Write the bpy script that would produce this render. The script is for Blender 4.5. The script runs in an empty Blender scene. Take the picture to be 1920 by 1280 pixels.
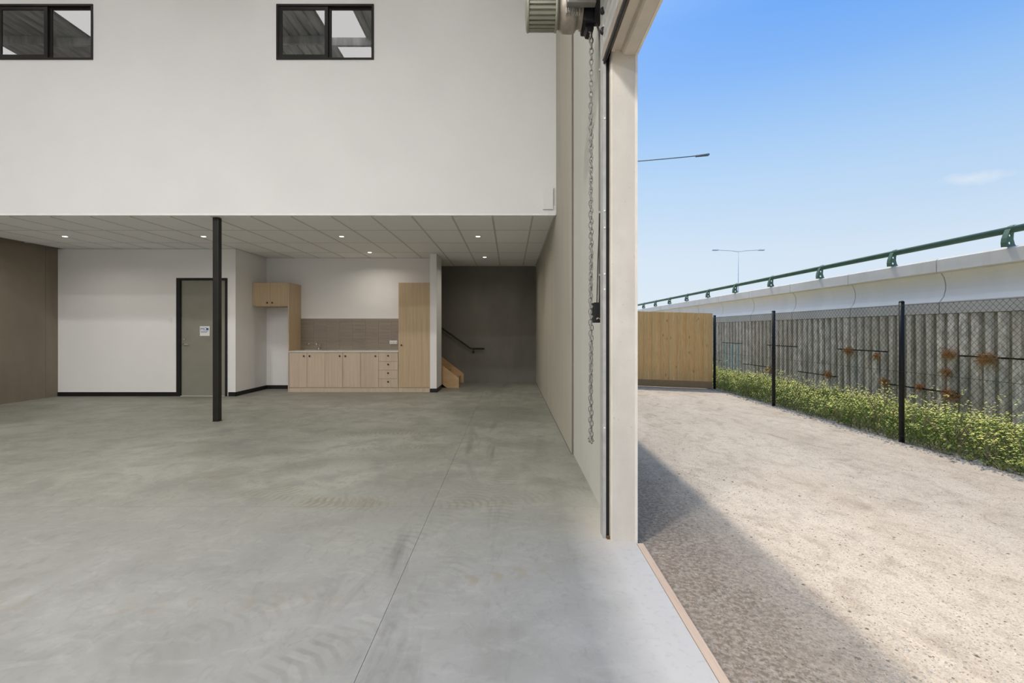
import bpy, bmesh, math, random
from mathutils import Vector, Matrix
random.seed(7)
S = bpy.context.scene
COL = S.collection
PI = math.pi

# ------------------------------------------------------------------ camera
H = 1.35          # eye height
F = 940.0         # focal length in pixels of the 1920 px wide frame
cd = bpy.data.cameras.new('camera')
cam = bpy.data.objects.new('camera', cd)
COL.objects.link(cam)
cam.location = (0, 0, H)
cam.rotation_euler = (PI / 2, 0, 0)
cd.sensor_width = 36
cd.lens = 36 * F / 1920
cd.shift_x = 3 / 1920
cd.shift_y = -20 / 1920
cd.clip_start = 0.05
cd.clip_end = 800
S.camera = cam

# ------------------------------------------------------------------ exposure
vs = S.view_settings
vs.view_transform = 'Standard'
vs.look = 'None'
vs.exposure = 0.0
vs.gamma = 1.0
vs.use_curve_mapping = False

# ------------------------------------------------------------------ sky
w = bpy.data.worlds.new('sky')
S.world = w
w.use_nodes = True
nt = w.node_tree
nt.nodes.clear()
N = nt.nodes.new
L = nt.links.new
wo = N('ShaderNodeOutputWorld')
bg = N('ShaderNodeBackground')
bg.inputs['Strength'].default_value = 1.0
tc = N('ShaderNodeTexCoord')
nrm = N('ShaderNodeVectorMath'); nrm.operation = 'NORMALIZE'
L(tc.outputs['Generated'], nrm.inputs[0])
sep = N('ShaderNodeSeparateXYZ'); L(nrm.outputs[0], sep.inputs[0])
ramp = N('ShaderNodeValToRGB')
L(sep.outputs['Z'], ramp.inputs[0])
cr = ramp.color_ramp
stops = [(0.0, (0.76, 0.85, 0.93)), (0.134, (0.66, 0.78, 0.91)), (0.195, (0.56, 0.72, 0.90)),
         (0.277, (0.44, 0.64, 0.90)), (0.354, (0.31, 0.54, 0.89)), (0.425, (0.19, 0.43, 0.885)),
         (0.50, (0.10, 0.345, 0.87)), (1.0, (0.10, 0.30, 0.68))]
while len(cr.elements) < len(stops):
    cr.elements.new(0.5)
for e, (p, c) in zip(cr.elements, stops):
    e.position = p
    e.color = (*c, 1)
# the small wisp above the bridge
dirv = Vector((860 / 940, 1, 285 / 940)).normalized()
dst = N('ShaderNodeVectorMath'); dst.operation = 'SUBTRACT'; dst.inputs[1].default_value = dirv
L(nrm.outputs[0], dst.inputs[0])
mp3 = N('ShaderNodeMapping'); mp3.inputs['Scale'].default_value = (26, 26, 95)
L(dst.outputs[0], mp3.inputs[0])
ln = N('ShaderNodeVectorMath'); ln.operation = 'LENGTH'; L(mp3.outputs[0], ln.inputs[0])
nz3 = N('ShaderNodeTexNoise'); nz3.inputs['Scale'].default_value = 26; nz3.inputs['Detail'].default_value = 4
L(nrm.outputs[0], nz3.inputs['Vector'])
ad = N('ShaderNodeMath'); ad.operation = 'MULTIPLY_ADD'; ad.inputs[1].default_value = 1.8
L(nz3.outputs[0], ad.inputs[0]); L(ln.outputs['Value'], ad.inputs[2])
mr = N('ShaderNodeMapRange'); mr.inputs['From Min'].default_value = 2.0; mr.inputs['From Max'].default_value = 0.9
mr.inputs['To Max'].default_value = 0.6
L(ad.outputs[0], mr.inputs['Value'])
mix = N('ShaderNodeMixRGB'); mix.inputs[2].default_value = (0.86, 0.88, 0.93, 1)
L(mr.outputs[0], mix.inputs[0]); L(ramp.outputs[0], mix.inputs[1])
# pale aureole around the high sun
SUN_TRAVEL = Vector((0.107, -0.50, -1.0))
dt = N('ShaderNodeVectorMath'); dt.operation = 'DOT_PRODUCT'; dt.inputs[1].default_value = -SUN_TRAVEL.normalized()
L(nrm.outputs[0], dt.inputs[0])
au = N('ShaderNodeMapRange'); au.inputs['From Min'].default_value = 0.45; L(dt.outputs['Value'], au.inputs['Value'])
pw = N('ShaderNodeMath'); pw.operation = 'POWER'; pw.inputs[1].default_value = 9.5; L(au.outputs[0], pw.inputs[0])
ag = N('ShaderNodeMixRGB'); ag.blend_type = 'ADD'; ag.inputs[2].default_value = (4.2, 4.0, 3.4, 1)
lw = N('ShaderNodeMath'); lw.operation = 'MULTIPLY_ADD'; lw.inputs[1].default_value = 0.03
L(au.outputs[0], lw.inputs[0]); L(pw.outputs[0], lw.inputs[2])
L(lw.outputs[0], ag.inputs[0]); L(mix.outputs[0], ag.inputs[1])
L(ag.outputs[0], bg.inputs[0]); L(bg.outputs[0], wo.inputs[0])

# ------------------------------------------------------------------ sun (high, from beyond the gate, slightly left)
sd = bpy.data.lights.new('sun', 'SUN')
sd.energy = 2.25
sd.angle = math.radians(0.9)
sd.color = (1.0, 0.95, 0.86)
sun = bpy.data.objects.new('sun', sd)
COL.objects.link(sun)
sun.rotation_euler = SUN_TRAVEL.to_track_quat('-Z', 'Y').to_euler()
sun.location = (0, 20, 40)

SKYLIGHT = 2.0     # glow of the translucent roof sheets
FILL_LAMP = 215     # watts of each added, unseen fill lamp
DOWN_LAMP = 8     # watts of each downlight


def area(name, loc, size, power, color=(1, 0.99, 0.985), spread=PI):
    d = bpy.data.lights.new(name, 'AREA')
    d.shape = 'DISK'
    d.size = size
    d.energy = power
    d.color = color
    d.spread = spread
    o = bpy.data.objects.new(name, d)
    o.location = loc
    COL.objects.link(o)
    return o


# fill lamps added unseen above and behind the camera to brighten the hall
FILLS = [(-6.8, -3.2), (-6.8, 0.6), (-2.4, -3.2), (-1.9, 0.2)]
for x, y in FILLS:
    area('added_fill_light', (x, y, 6.35), 0.42, FILL_LAMP)


# ------------------------------------------------------------------ materials
def srgb(r, g, b):
    f = lambda v: (v / 255 / 12.92) if v / 255 <= 0.04045 else ((v / 255 + 0.055) / 1.055) ** 2.4
    return (f(r), f(g), f(b))


class M:
    """small helper around a node tree"""
    def __init__(s, name, rough=0.8, metal=0.0, spec=0.3):
        s.m = bpy.data.materials.new(name)
        s.m.use_nodes = True
        s.t = s.m.node_tree
        s.p = s.t.nodes['Principled BSDF']
        s.p.inputs['Roughness'].default_value = rough
        s.p.inputs['Metallic'].default_value = metal
        s.p.inputs['Specular IOR Level'].default_value = spec
        s.pos = s.t.nodes.new('ShaderNodeNewGeometry').outputs['Position']

    def n(s, k):
        return s.t.nodes.new(k)

    def l(s, a, b):
        s.t.links.new(a, b)

    def noise(s, scale, detail=4, stretch=(1, 1, 1), rough=0.55, dist=0.0, vec=None):
        mp = s.n('ShaderNodeMapping'); mp.inputs['Scale'].default_value = stretch
        s.l(vec or s.pos, mp.inputs[0])
        z = s.n('ShaderNodeTexNoise')
        z.inputs['Scale'].default_value = scale
        z.inputs['Detail'].default_value = detail
        z.inputs['Roughness'].default_value = rough
        z.inputs['Distortion'].default_value = dist
        s.l(mp.outputs[0], z.inputs['Vector'])
        return z.outputs[0]

    def rng(s, v, a, b, c=0.0, d=1.0):
        r = s.n('ShaderNodeMapRange')
        r.inputs['From Min'].default_value = a
        r.inputs['From Max'].default_value = b
        r.inputs['To Min'].default_value = c
        r.inputs['To Max'].default_value = d
        s.l(v, r.inputs['Value'])
        return r.outputs[0]

    def math(s, op, a, b=None, c=None):
        m = s.n('ShaderNodeMath'); m.operation = op
        for i, v in enumerate((a, b, c)):
            if v is None: continue
            if isinstance(v, (int, float)): m.inputs[i].default_value = v
            else: s.l(v, m.inputs[i])
        return m.outputs[0]

    def mix(s, fac, a, b, mode='MIX'):
        m = s.n('ShaderNodeMixRGB'); m.blend_type = mode
        if isinstance(fac, (int, float)): m.inputs[0].default_value = fac
        else: s.l(fac, m.inputs[0])
        for i, v in ((1, a), (2, b)):
            if isinstance(v, tuple): m.inputs[i].default_value = (*v[:3], 1)
            else: s.l(v, m.inputs[i])
        return m.outputs[0]

    def base(s, c):
        if isinstance(c, tuple): s.p.inputs['Base Color'].default_value = (*c[:3], 1)
        else: s.l(c, s.p.inputs['Base Color'])

    def bump(s, h, strength=0.3, dist=0.01):
        b = s.n('ShaderNodeBump')
        b.inputs['Strength'].default_value = strength
        b.inputs['Distance'].default_value = dist
        s.l(h, b.inputs['Height'])
        s.l(b.outputs[0], s.p.inputs['Normal'])

    def rand(s):
        return s.n('ShaderNodeObjectInfo').outputs['Random']


def plain(name, col, rough=0.6, metal=0.0, var=0.06, scale=6, spec=0.3):
    m = M(name, rough, metal, spec)
    a = m.noise(scale, 3)
    d = tuple(max(0, c * (1 - var)) for c in col)
    e = tuple(min(1, c * (1 + var)) for c in col)
    m.base(m.mix(m.rng(a, 0.3, 0.7), d, e))
    return m.m


def concrete(name, col, var=0.14, stain=None, stretch=(1, 1, 0.45), spec=0.3, rough=0.85, pits=True):
    m = M(name, rough, 0, spec)
    a = m.noise(1.3, 6, stretch)
    b = m.noise(9, 5)
    d = tuple(c * (1 - var) for c in col)
    e = tuple(min(1, c * (1 + var)) for c in col)
    c1 = m.mix(m.rng(a, 0.3, 0.7), d, e)
    c2 = m.mix(m.rng(b, 0.35, 0.75, 0, 0.35), c1, d)
    if stain:
        s_ = m.noise(0.8, 5, (1.6, 1.6, 0.5), dist=0.6)
        c2 = m.mix(m.rng(s_, 0.5, 0.72, 0, 0.7), c2, stain)
    if pits:
        v = m.noise(70, 2)
        c2 = m.mix(m.rng(v, 0.68, 0.78, 0, 0.45), c2, tuple(c * 0.45 for c in col))
    m.base(c2)
    m.bump(m.noise(60, 4), 0.15, 0.004)
    return m.m


MAT = {}
MAT['white_wall'] = plain('white_wall', (0.79, 0.78, 0.775), 0.7, 0, 0.02, 1.2)
MAT['white_inner'] = plain('white_inner', (0.82, 0.81, 0.80), 0.7, 0, 0.02, 1.2)
MAT['precast'] = concrete('precast', (0.56, 0.55, 0.50), 0.06, (0.50, 0.49, 0.44), (1, 1, 0.18))
MAT['precast_b'] = concrete('precast_b', (0.46, 0.435, 0.36), 0.08, (0.40, 0.375, 0.315), (1, 1, 0.18))
MAT['jamb'] = concrete('jamb', (0.66, 0.60, 0.51), 0.12, (0.52, 0.48, 0.41), (2.5, 2.5, 1.5))
MAT['blockwall'] = concrete('blockwall', (0.235, 0.20, 0.155), 0.12, (0.18, 0.15, 0.115), (1, 1, 0.5))
MAT['stairwall_shaded'] = concrete('stairwall_shaded', (0.195, 0.186, 0.162), 0.12, (0.15, 0.14, 0.12), (1, 1, 0.7))  # shade of the stair recess put into a darker copy of the wall concrete
MAT['black'] = plain('black_paint', (0.012, 0.012, 0.012), 0.45)
MAT['black_steel'] = plain('black_steel', (0.020, 0.019, 0.017), 0.38, 0.2)
MAT['black_plastic'] = plain('black_plastic', (0.015, 0.015, 0.017), 0.5)
MAT['tile'] = None
MAT['galv'] = plain('galvanised', (0.46, 0.455, 0.43), 0.5, 0.25, 0.12, 14)
MAT['chrome'] = plain('chrome', (0.75, 0.74, 0.70), 0.18, 1.0, 0.03)
MAT['chain'] = plain('chain_steel', (0.32, 0.315, 0.29), 0.45, 0.5)
MAT['pipe_grey'] = plain('pipe_grey', (0.20, 0.195, 0.18), 0.5)
MAT['white_plastic'] = plain('white_plastic', (0.82, 0.82, 0.80), 0.4)
MAT['motor_grey'] = plain('motor_grey', (0.30, 0.30, 0.235), 0.45, 0.25, 0.08, 10)
MAT['motor_cast'] = plain('motor_cast', (0.40, 0.35, 0.29), 0.42, 0.4, 0.15, 18)
MAT['rail_green'] = plain('rail_green', (0.115, 0.19, 0.125), 0.42, 0.1, 0.10, 5)
MAT['door_grey'] = plain('door_grey', (0.245, 0.235, 0.195), 0.5, 0, 0.05, 3)
MAT['knob'] = plain('knob_bronze', (0.05, 0.038, 0.028), 0.35, 0.6)
MAT['lamp_grey'] = plain('lamp_grey', (0.28, 0.275, 0.25), 0.5, 0.4)
MAT['lamp_hazed'] = plain('lamp_hazed', (0.95, 0.97, 0.98), 0.6)  # distance haze put into the far lamp's near-white colour
MAT['benchtop'] = plain('benchtop', (0.62, 0.59, 0.53), 0.35, 0, 0.05, 30)
MAT['steel_sink'] = plain('steel_sink', (0.6, 0.6, 0.58), 0.28, 0.9)
MAT['seam'] = plain('joint_dark', (0.10, 0.09, 0.08), 0.9)
MAT['edge_pale'] = plain('edge_pale', (0.80, 0.74, 0.64), 0.6)
MAT['rust'] = plain('rusty_dirt', (0.10, 0.055, 0.03), 0.9, 0, 0.4, 40)
MAT['sealant'] = plain('sealant', (0.17, 0.15, 0.12), 0.8)

m = M('ceiling_tile', 0.8)
m.base(m.mix(m.rng(m.rand(), 0, 1), (0.90, 0.895, 0.89), (0.93, 0.925, 0.92)))
m.bump(m.noise(180, 2), 0.12, 0.002)
MAT['tile'] = m.m
MAT['tbar'] = plain('ceiling_grid', (0.62, 0.61, 0.60), 0.55)


def timber(name, a, b, dark, grain=(30, 30, 1.2), rough=0.55, knots=0.0, amount=1.0):
    m = M(name, rough)
    off = m.n('ShaderNodeVectorMath'); off.operation = 'SCALE'
    off.inputs[0].default_value = (13.1, 7.7, 5.3)
    m.l(m.rand(), off.inputs['Scale'])
    add = m.n('ShaderNodeVectorMath'); add.operation = 'ADD'
    m.l(m.pos, add.inputs[0]); m.l(off.outputs[0], add.inputs[1])
    v = add.outputs[0]
    g = m.noise(1.0, 6, grain, dist=0.4, vec=v)
    g2 = m.noise(2.5, 5, tuple(k * 2.2 for k in grain), vec=v)
    c = m.mix(m.rng(g, 0.32, 0.68), a, b)
    c = m.mix(m.rng(g2, 0.5, 0.8, 0, 0.6 * amount), c, dark)
    c = m.mix(m.rng(m.rand(), 0, 1, 0, 0.28 * amount), c, b)
    if knots:
        vz = m.n('ShaderNodeTexVoronoi'); vz.inputs['Scale'].default_value = 3.4
        mp = m.n('ShaderNodeMapping'); mp.inputs['Scale'].default_value = (2.2, 2.2, 1.0)
        m.l(v, mp.inputs[0]); m.l(mp.outputs[0], vz.inputs['Vector'])
        c = m.mix(m.rng(vz.outputs['Distance'], 0.16, 0.03, 0, knots), c, dark)
    m.base(c)
    m.bump(g2, 0.12, 0.002)
    return m.m


MAT['laminate'] = timber('laminate', (0.50, 0.40, 0.30), (0.60, 0.49, 0.38), (0.40, 0.31, 0.22), (22, 22, 0.7))
MAT['laminate_warm'] = timber('laminate_warm', (0.46, 0.34, 0.21), (0.56, 0.43, 0.28), (0.37, 0.27, 0.17), (22, 22, 0.7))
MAT['pine'] = timber('pine', (0.52, 0.34, 0.18), (0.62, 0.42, 0.23), (0.38, 0.22, 0.10), (2, 18, 18))
MAT['paling'] = timber('paling', (0.94, 0.52, 0.18), (1.0, 0.68, 0.30), (0.52, 0.25, 0.07), (24, 24, 0.9), 0.7, 0.8, 1.7)
MAT['plinth_board'] = timber('plinth_board', (0.46, 0.28, 0.13), (0.54, 0.34, 0.17), (0.34, 0.20, 0.09), (1.2, 24, 24), 0.75)
MAT['edging'] = timber('edging', (0.56, 0.40, 0.29), (0.66, 0.49, 0.36), (0.40, 0.29, 0.20), (24, 1.0, 24), 0.75)

# splashback tile
m = M('splash_tile', 0.3, 0, 0.5)
m.base(m.mix(m.rand(), (0.235, 0.195, 0.150), (0.265, 0.22, 0.17)))
MAT['splash'] = m.m
MAT['grout'] = plain('grout', (0.44, 0.39, 0.33), 0.8)

# floor slab: burnished grey concrete with mottling and dusty tyre arcs
m = M('floor_concrete', 0.42, 0, 0.25)
a = m.noise(0.45, 7, (1, 1.5, 1), dist=0.8)
b = m.noise(2.6, 6, (1, 1, 1), dist=0.5)
c = m.noise(28, 4)
col = m.mix(m.rng(a, 0.32, 0.68), (0.225, 0.226, 0.192), (0.355, 0.353, 0.305))
col = m.mix(m.rng(b, 0.42, 0.66, 0, 0.6), col, (0.19, 0.19, 0.165))
sx = m.n('ShaderNodeSeparateXYZ'); m.l(m.pos, sx.inputs[0])
# trowel streaks and dusty wisps
e = m.noise(5.5, 8, (0.8, 1.3, 1), 0.65, 1.4)
g_ = m.noise(11, 6, (1.6, 0.8, 1), dist=1.2)
col = m.mix(m.rng(e, 0.50, 0.72, 0, 0.4), col, (0.38, 0.365, 0.305))
col = m.mix(m.rng(g_, 0.52, 0.74, 0, 0.4), col, (0.17, 0.165, 0.14))
# greyer slab tone towards the near end
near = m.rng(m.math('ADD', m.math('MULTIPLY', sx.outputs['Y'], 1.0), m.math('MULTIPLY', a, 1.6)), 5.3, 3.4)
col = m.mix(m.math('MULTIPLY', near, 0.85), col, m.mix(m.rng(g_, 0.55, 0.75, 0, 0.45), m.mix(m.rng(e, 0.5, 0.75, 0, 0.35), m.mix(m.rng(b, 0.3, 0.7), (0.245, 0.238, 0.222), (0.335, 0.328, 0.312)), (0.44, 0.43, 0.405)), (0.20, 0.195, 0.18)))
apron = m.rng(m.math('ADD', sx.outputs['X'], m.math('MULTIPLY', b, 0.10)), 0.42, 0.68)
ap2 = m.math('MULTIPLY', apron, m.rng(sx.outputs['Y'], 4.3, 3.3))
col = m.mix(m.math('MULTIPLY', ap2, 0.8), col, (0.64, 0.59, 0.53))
col = m.mix(m.rng(c, 0.55, 0.8, 0, 0.3), col, (0.2, 0.2, 0.19))


def tyre(cx, cy, r, wd, strength, colr, tread=0.045, a0=None, a1=None):
    global col
    dx = m.math('SUBTRACT', sx.outputs['X'], cx)
    dy = m.math('SUBTRACT', sx.outputs['Y'], cy)
    rr = m.math('SQRT', m.math('ADD', m.math('MULTIPLY', dx, dx), m.math('MULTIPLY', dy, dy)))
    dist = m.math('ABSOLUTE', m.math('SUBTRACT', rr, r))
    band = m.rng(dist, wd, wd * 0.6)
    ang = m.math('ARCTAN2', dy, dx)
    u = m.math('ADD', m.math('MULTIPLY', ang, r / tread), m.math('MULTIPLY', dist, 4.0))
    st = m.rng(m.math('SINE', m.math('MULTIPLY', u, 2 * PI)), 0.0, 0.7)
    patch = m.rng(m.noise(1.7, 4), 0.42, 0.62)
    f = m.math('MULTIPLY', m.math('MULTIPLY', band, st), m.math('MULTIPLY', patch, strength * 0.75))
    if a0 is not None:
        f = m.math('MULTIPLY', f, m.math('MULTIPLY', m.rng(ang, a0, a0 + 0.12), m.rng(ang, a1, a1 - 0.12)))
    col = m.mix(f, col, colr)


tyre(-1.9, 7.9, 5.45, 0.085, 0.8, (0.27, 0.225, 0.155), 0.14, -2.2, -1.1)
tyre(-1.5, 5.3, 1.35, 0.13, 0.75, (0.22, 0.19, 0.125), 0.06)
tyre(-1.2, 4.9, 0.95, 0.12, 0.7, (0.23, 0.20, 0.13), 0.06)
tyre(-0.9, 6.6, 2.75, 0.13, 0.7, (0.22, 0.19, 0.125), 0.06)
tyre(-3.4, 4.2, 3.35, 0.14, 0.55, (0.19, 0.18, 0.145), 0.07)
tyre(-5.0, 5.5, 4.9, 0.14, 0.5, (0.19, 0.18, 0.145), 0.07)
# long scuffs running towards the stairs
sc = m.noise(1.1, 6, (3.2, 0.5, 1), dist=0.7)
scm = m.math('MULTIPLY', m.rng(sc, 0.56, 0.72), m.rng(m.math('ABSOLUTE', m.math('SUBTRACT', sx.outputs['X'], -0.35)), 1.0, 0.3))
col = m.mix(m.math('MULTIPLY', scm, 0.65), col, (0.13, 0.128, 0.115))
m.base(col)
m.l(m.rng(a, 0.3, 0.7, 0.42, 0.6), m.p.inputs['Roughness'])
m.bump(m.noise(14, 5), 0.05, 0.004)
MAT['floor'] = m.m

# gravel yard
m = M('gravel', 0.95, 0, 0.1)
a = m.noise(0.7, 6, (1.6, 0.55, 1), dist=0.6)
b = m.noise(38, 4)
c = m.noise(95, 3)
d = m.noise(3.2, 6, (1.3, 0.8, 1), dist=0.8)
col = m.mix(m.rng(a, 0.3, 0.7), (0.56, 0.46, 0.355), (0.67, 0.565, 0.45))
col = m.mix(m.rng(d, 0.52, 0.70, 0, 0.65), col, (0.40, 0.315, 0.235))
e = m.noise(9, 7, (1.1, 0.7, 1), 0.7, 0.8)
f_ = m.noise(55, 5, (1, 1, 1), 0.75)
col = m.mix(m.math('MULTIPLY', m.rng(e, 0.48, 0.72, 0, 0.75), m.rng(f_, 0.42, 0.55, 0.0, 1.0)), col, (0.24, 0.185, 0.135))
col = m.mix(m.rng(f_, 0.56, 0.70, 0, 0.6), col, (0.86, 0.78, 0.67))
col = m.mix(m.rng(b, 0.50, 0.72, 0, 0.40), col, (0.38, 0.31, 0.24))
col = m.mix(m.rng(c, 0.57, 0.68, 0, 0.7), col, (0.20, 0.155, 0.12))
# coarse dark crushed rock along the slab edge; building shadow also deepened in this colour
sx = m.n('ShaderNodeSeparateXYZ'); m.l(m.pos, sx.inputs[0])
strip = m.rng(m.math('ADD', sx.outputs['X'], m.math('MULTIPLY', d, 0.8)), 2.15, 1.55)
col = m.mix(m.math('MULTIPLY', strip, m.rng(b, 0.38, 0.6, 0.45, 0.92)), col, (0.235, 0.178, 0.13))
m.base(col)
m.bump(m.math('ADD', m.math('MULTIPLY', b, 0.7), m.math('ADD', m.math('MULTIPLY', c, 0.35), m.math('MULTIPLY', d, 1.5))), 0.8, 0.02)
MAT['gravel'] = m.m
MAT['dirt'] = plain('dirt', (0.19, 0.17, 0.11), 0.95, 0, 0.3, 5)
MAT['asphalt'] = plain('asphalt', (0.10, 0.10, 0.10), 0.9, 0, 0.2, 20)

MAT['bridge_white'] = concrete('bridge_white', (0.96, 0.90, 0.81), 0.03, (0.88, 0.84, 0.77), (1, 1, 0.3), pits=False)
MAT['bridge_cap'] = concrete('bridge_cap', (0.86, 0.80, 0.72), 0.08, (0.70, 0.65, 0.55), (1, 0.6, 2))
MAT['bridge_band_shaded'] = concrete('bridge_band_shaded', (0.50, 0.47, 0.42), 0.08, (0.42, 0.39, 0.34), (1, 1, 0.6))  # ledge greyer than the web: its shade is put into the colour
m = M('panel_concrete', 0.9)
a = m.noise(2.2, 6, (1, 1, 0.3))
b = m.noise(13, 7, (1, 1, 0.5), 0.7)
r = m.rand()
col = m.mix(m.rng(a, 0.35, 0.65), (0.50, 0.43, 0.33), (0.92, 0.84, 0.72))
col = m.mix(m.rng(b, 0.42, 0.60, 0, 0.8), col, (0.34, 0.28, 0.20))
col = m.mix(m.rng(r, 0, 1, 0, 0.40), col, (0.46, 0.41, 0.33))
m.base(col)
m.bump(b, 0.5, 0.02)
MAT['panel'] = m.m
m = M('panel_back', 0.95)
a = m.noise(6, 5, (1, 1, 0.4))
m.base(m.mix(m.rng(a, 0.3, 0.7), (0.20, 0.17, 0.12), (0.42, 0.37, 0.28)))
MAT['panel_back'] = m.m
m = M('panel_turquoise', 0.9)
a = m.noise(9, 5)
m.base(m.mix(m.rng(a, 0.35, 0.6), (0.30, 0.46, 0.42), (0.52, 0.52, 0.45)))
MAT['panel_turq'] = m.m

MAT['leaf_a'] = plain('leaf_green', (0.21, 0.30, 0.06), 0.6, 0, 0.25, 12)
MAT['leaf_b'] = plain('leaf_yellow_green', (0.46, 0.50, 0.11), 0.6, 0, 0.25, 12)
MAT['leaf_c'] = plain('leaf_dark', (0.12, 0.20, 0.05), 0.6, 0, 0.25, 12)
MAT['flower'] = plain('flower_yellow', (0.86, 0.80, 0.22), 0.6)
MAT['dry'] = plain('dry_stem', (0.60, 0.33, 0.13), 0.9, 0, 0.35, 30)
MAT['dry_b'] = plain('dry_stem_pale', (0.50, 0.40, 0.24), 0.9, 0, 0.3, 30)
MAT['stone_a'] = plain('stone_grey', (0.33, 0.31, 0.28), 0.9, 0, 0.3, 30)
MAT['stone_b'] = plain('stone_sand', (0.38, 0.32, 0.25), 0.9, 0, 0.2, 30)
MAT['stone_c'] = plain('stone_dark', (0.20, 0.165, 0.13), 0.9, 0, 0.2, 30)

# roof lining
m = M('roof_foil', 0.5, 0.0, 0.5)
m.base(m.mix(m.rng(m.noise(1.5, 4, (6, 1, 1)), 0.35, 0.65), (0.52, 0.53, 0.52), (0.86, 0.87, 0.86)))
MAT['roof'] = m.m


def emit(name, col, strength):
    m = bpy.data.materials.new(name); m.use_nodes = True
    t = m.node_tree; t.nodes.clear()
    o = t.nodes.new('ShaderNodeOutputMaterial'); e = t.nodes.new('ShaderNodeEmission')
    e.inputs[0].default_value = (*col, 1); e.inputs[1].default_value = strength
    t.links.new(e.outputs[0], o.inputs[0])
    return m


MAT['skylight'] = emit('skylight_sheet', (1.0, 0.99, 0.97), SKYLIGHT)
MAT['lamp_disc'] = emit('lamp_disc', (1.0, 0.93, 0.84), 6.0)


def glass(name, tint, refl_ior, base=(0.02, 0.022, 0.022)):
    m = bpy.data.materials.new(name); m.use_nodes = True
    t = m.node_tree; t.nodes.clear()
    o = t.nodes.new('ShaderNodeOutputMaterial')
    tr = t.nodes.new('ShaderNodeBsdfTransparent'); tr.inputs[0].default_value = (*tint, 1)
    gl = t.nodes.new('ShaderNodeBsdfGlossy'); gl.inputs['Roughness'].default_value = 0.015
    fr = t.nodes.new('ShaderNodeFresnel'); fr.inputs['IOR'].default_value = refl_ior
    mx = t.nodes.new('ShaderNodeMixShader')
    t.links.new(fr.outputs[0], mx.inputs[0]); t.links.new(tr.outputs[0], mx.inputs[1])
    t.links.new(gl.outputs[0], mx.inputs[2]); t.links.new(mx.outputs[0], o.inputs[0])
    return m


MAT['glass'] = glass('reflective_glass', (0.25, 0.27, 0.26), 3.9)

m = M('sign_face', 0.4)
MAT['sign_white'] = plain('sign_white', (0.80, 0.80, 0.78), 0.4)
MAT['sign_blue'] = plain('sign_blue', (0.05, 0.12, 0.32), 0.4)


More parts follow.
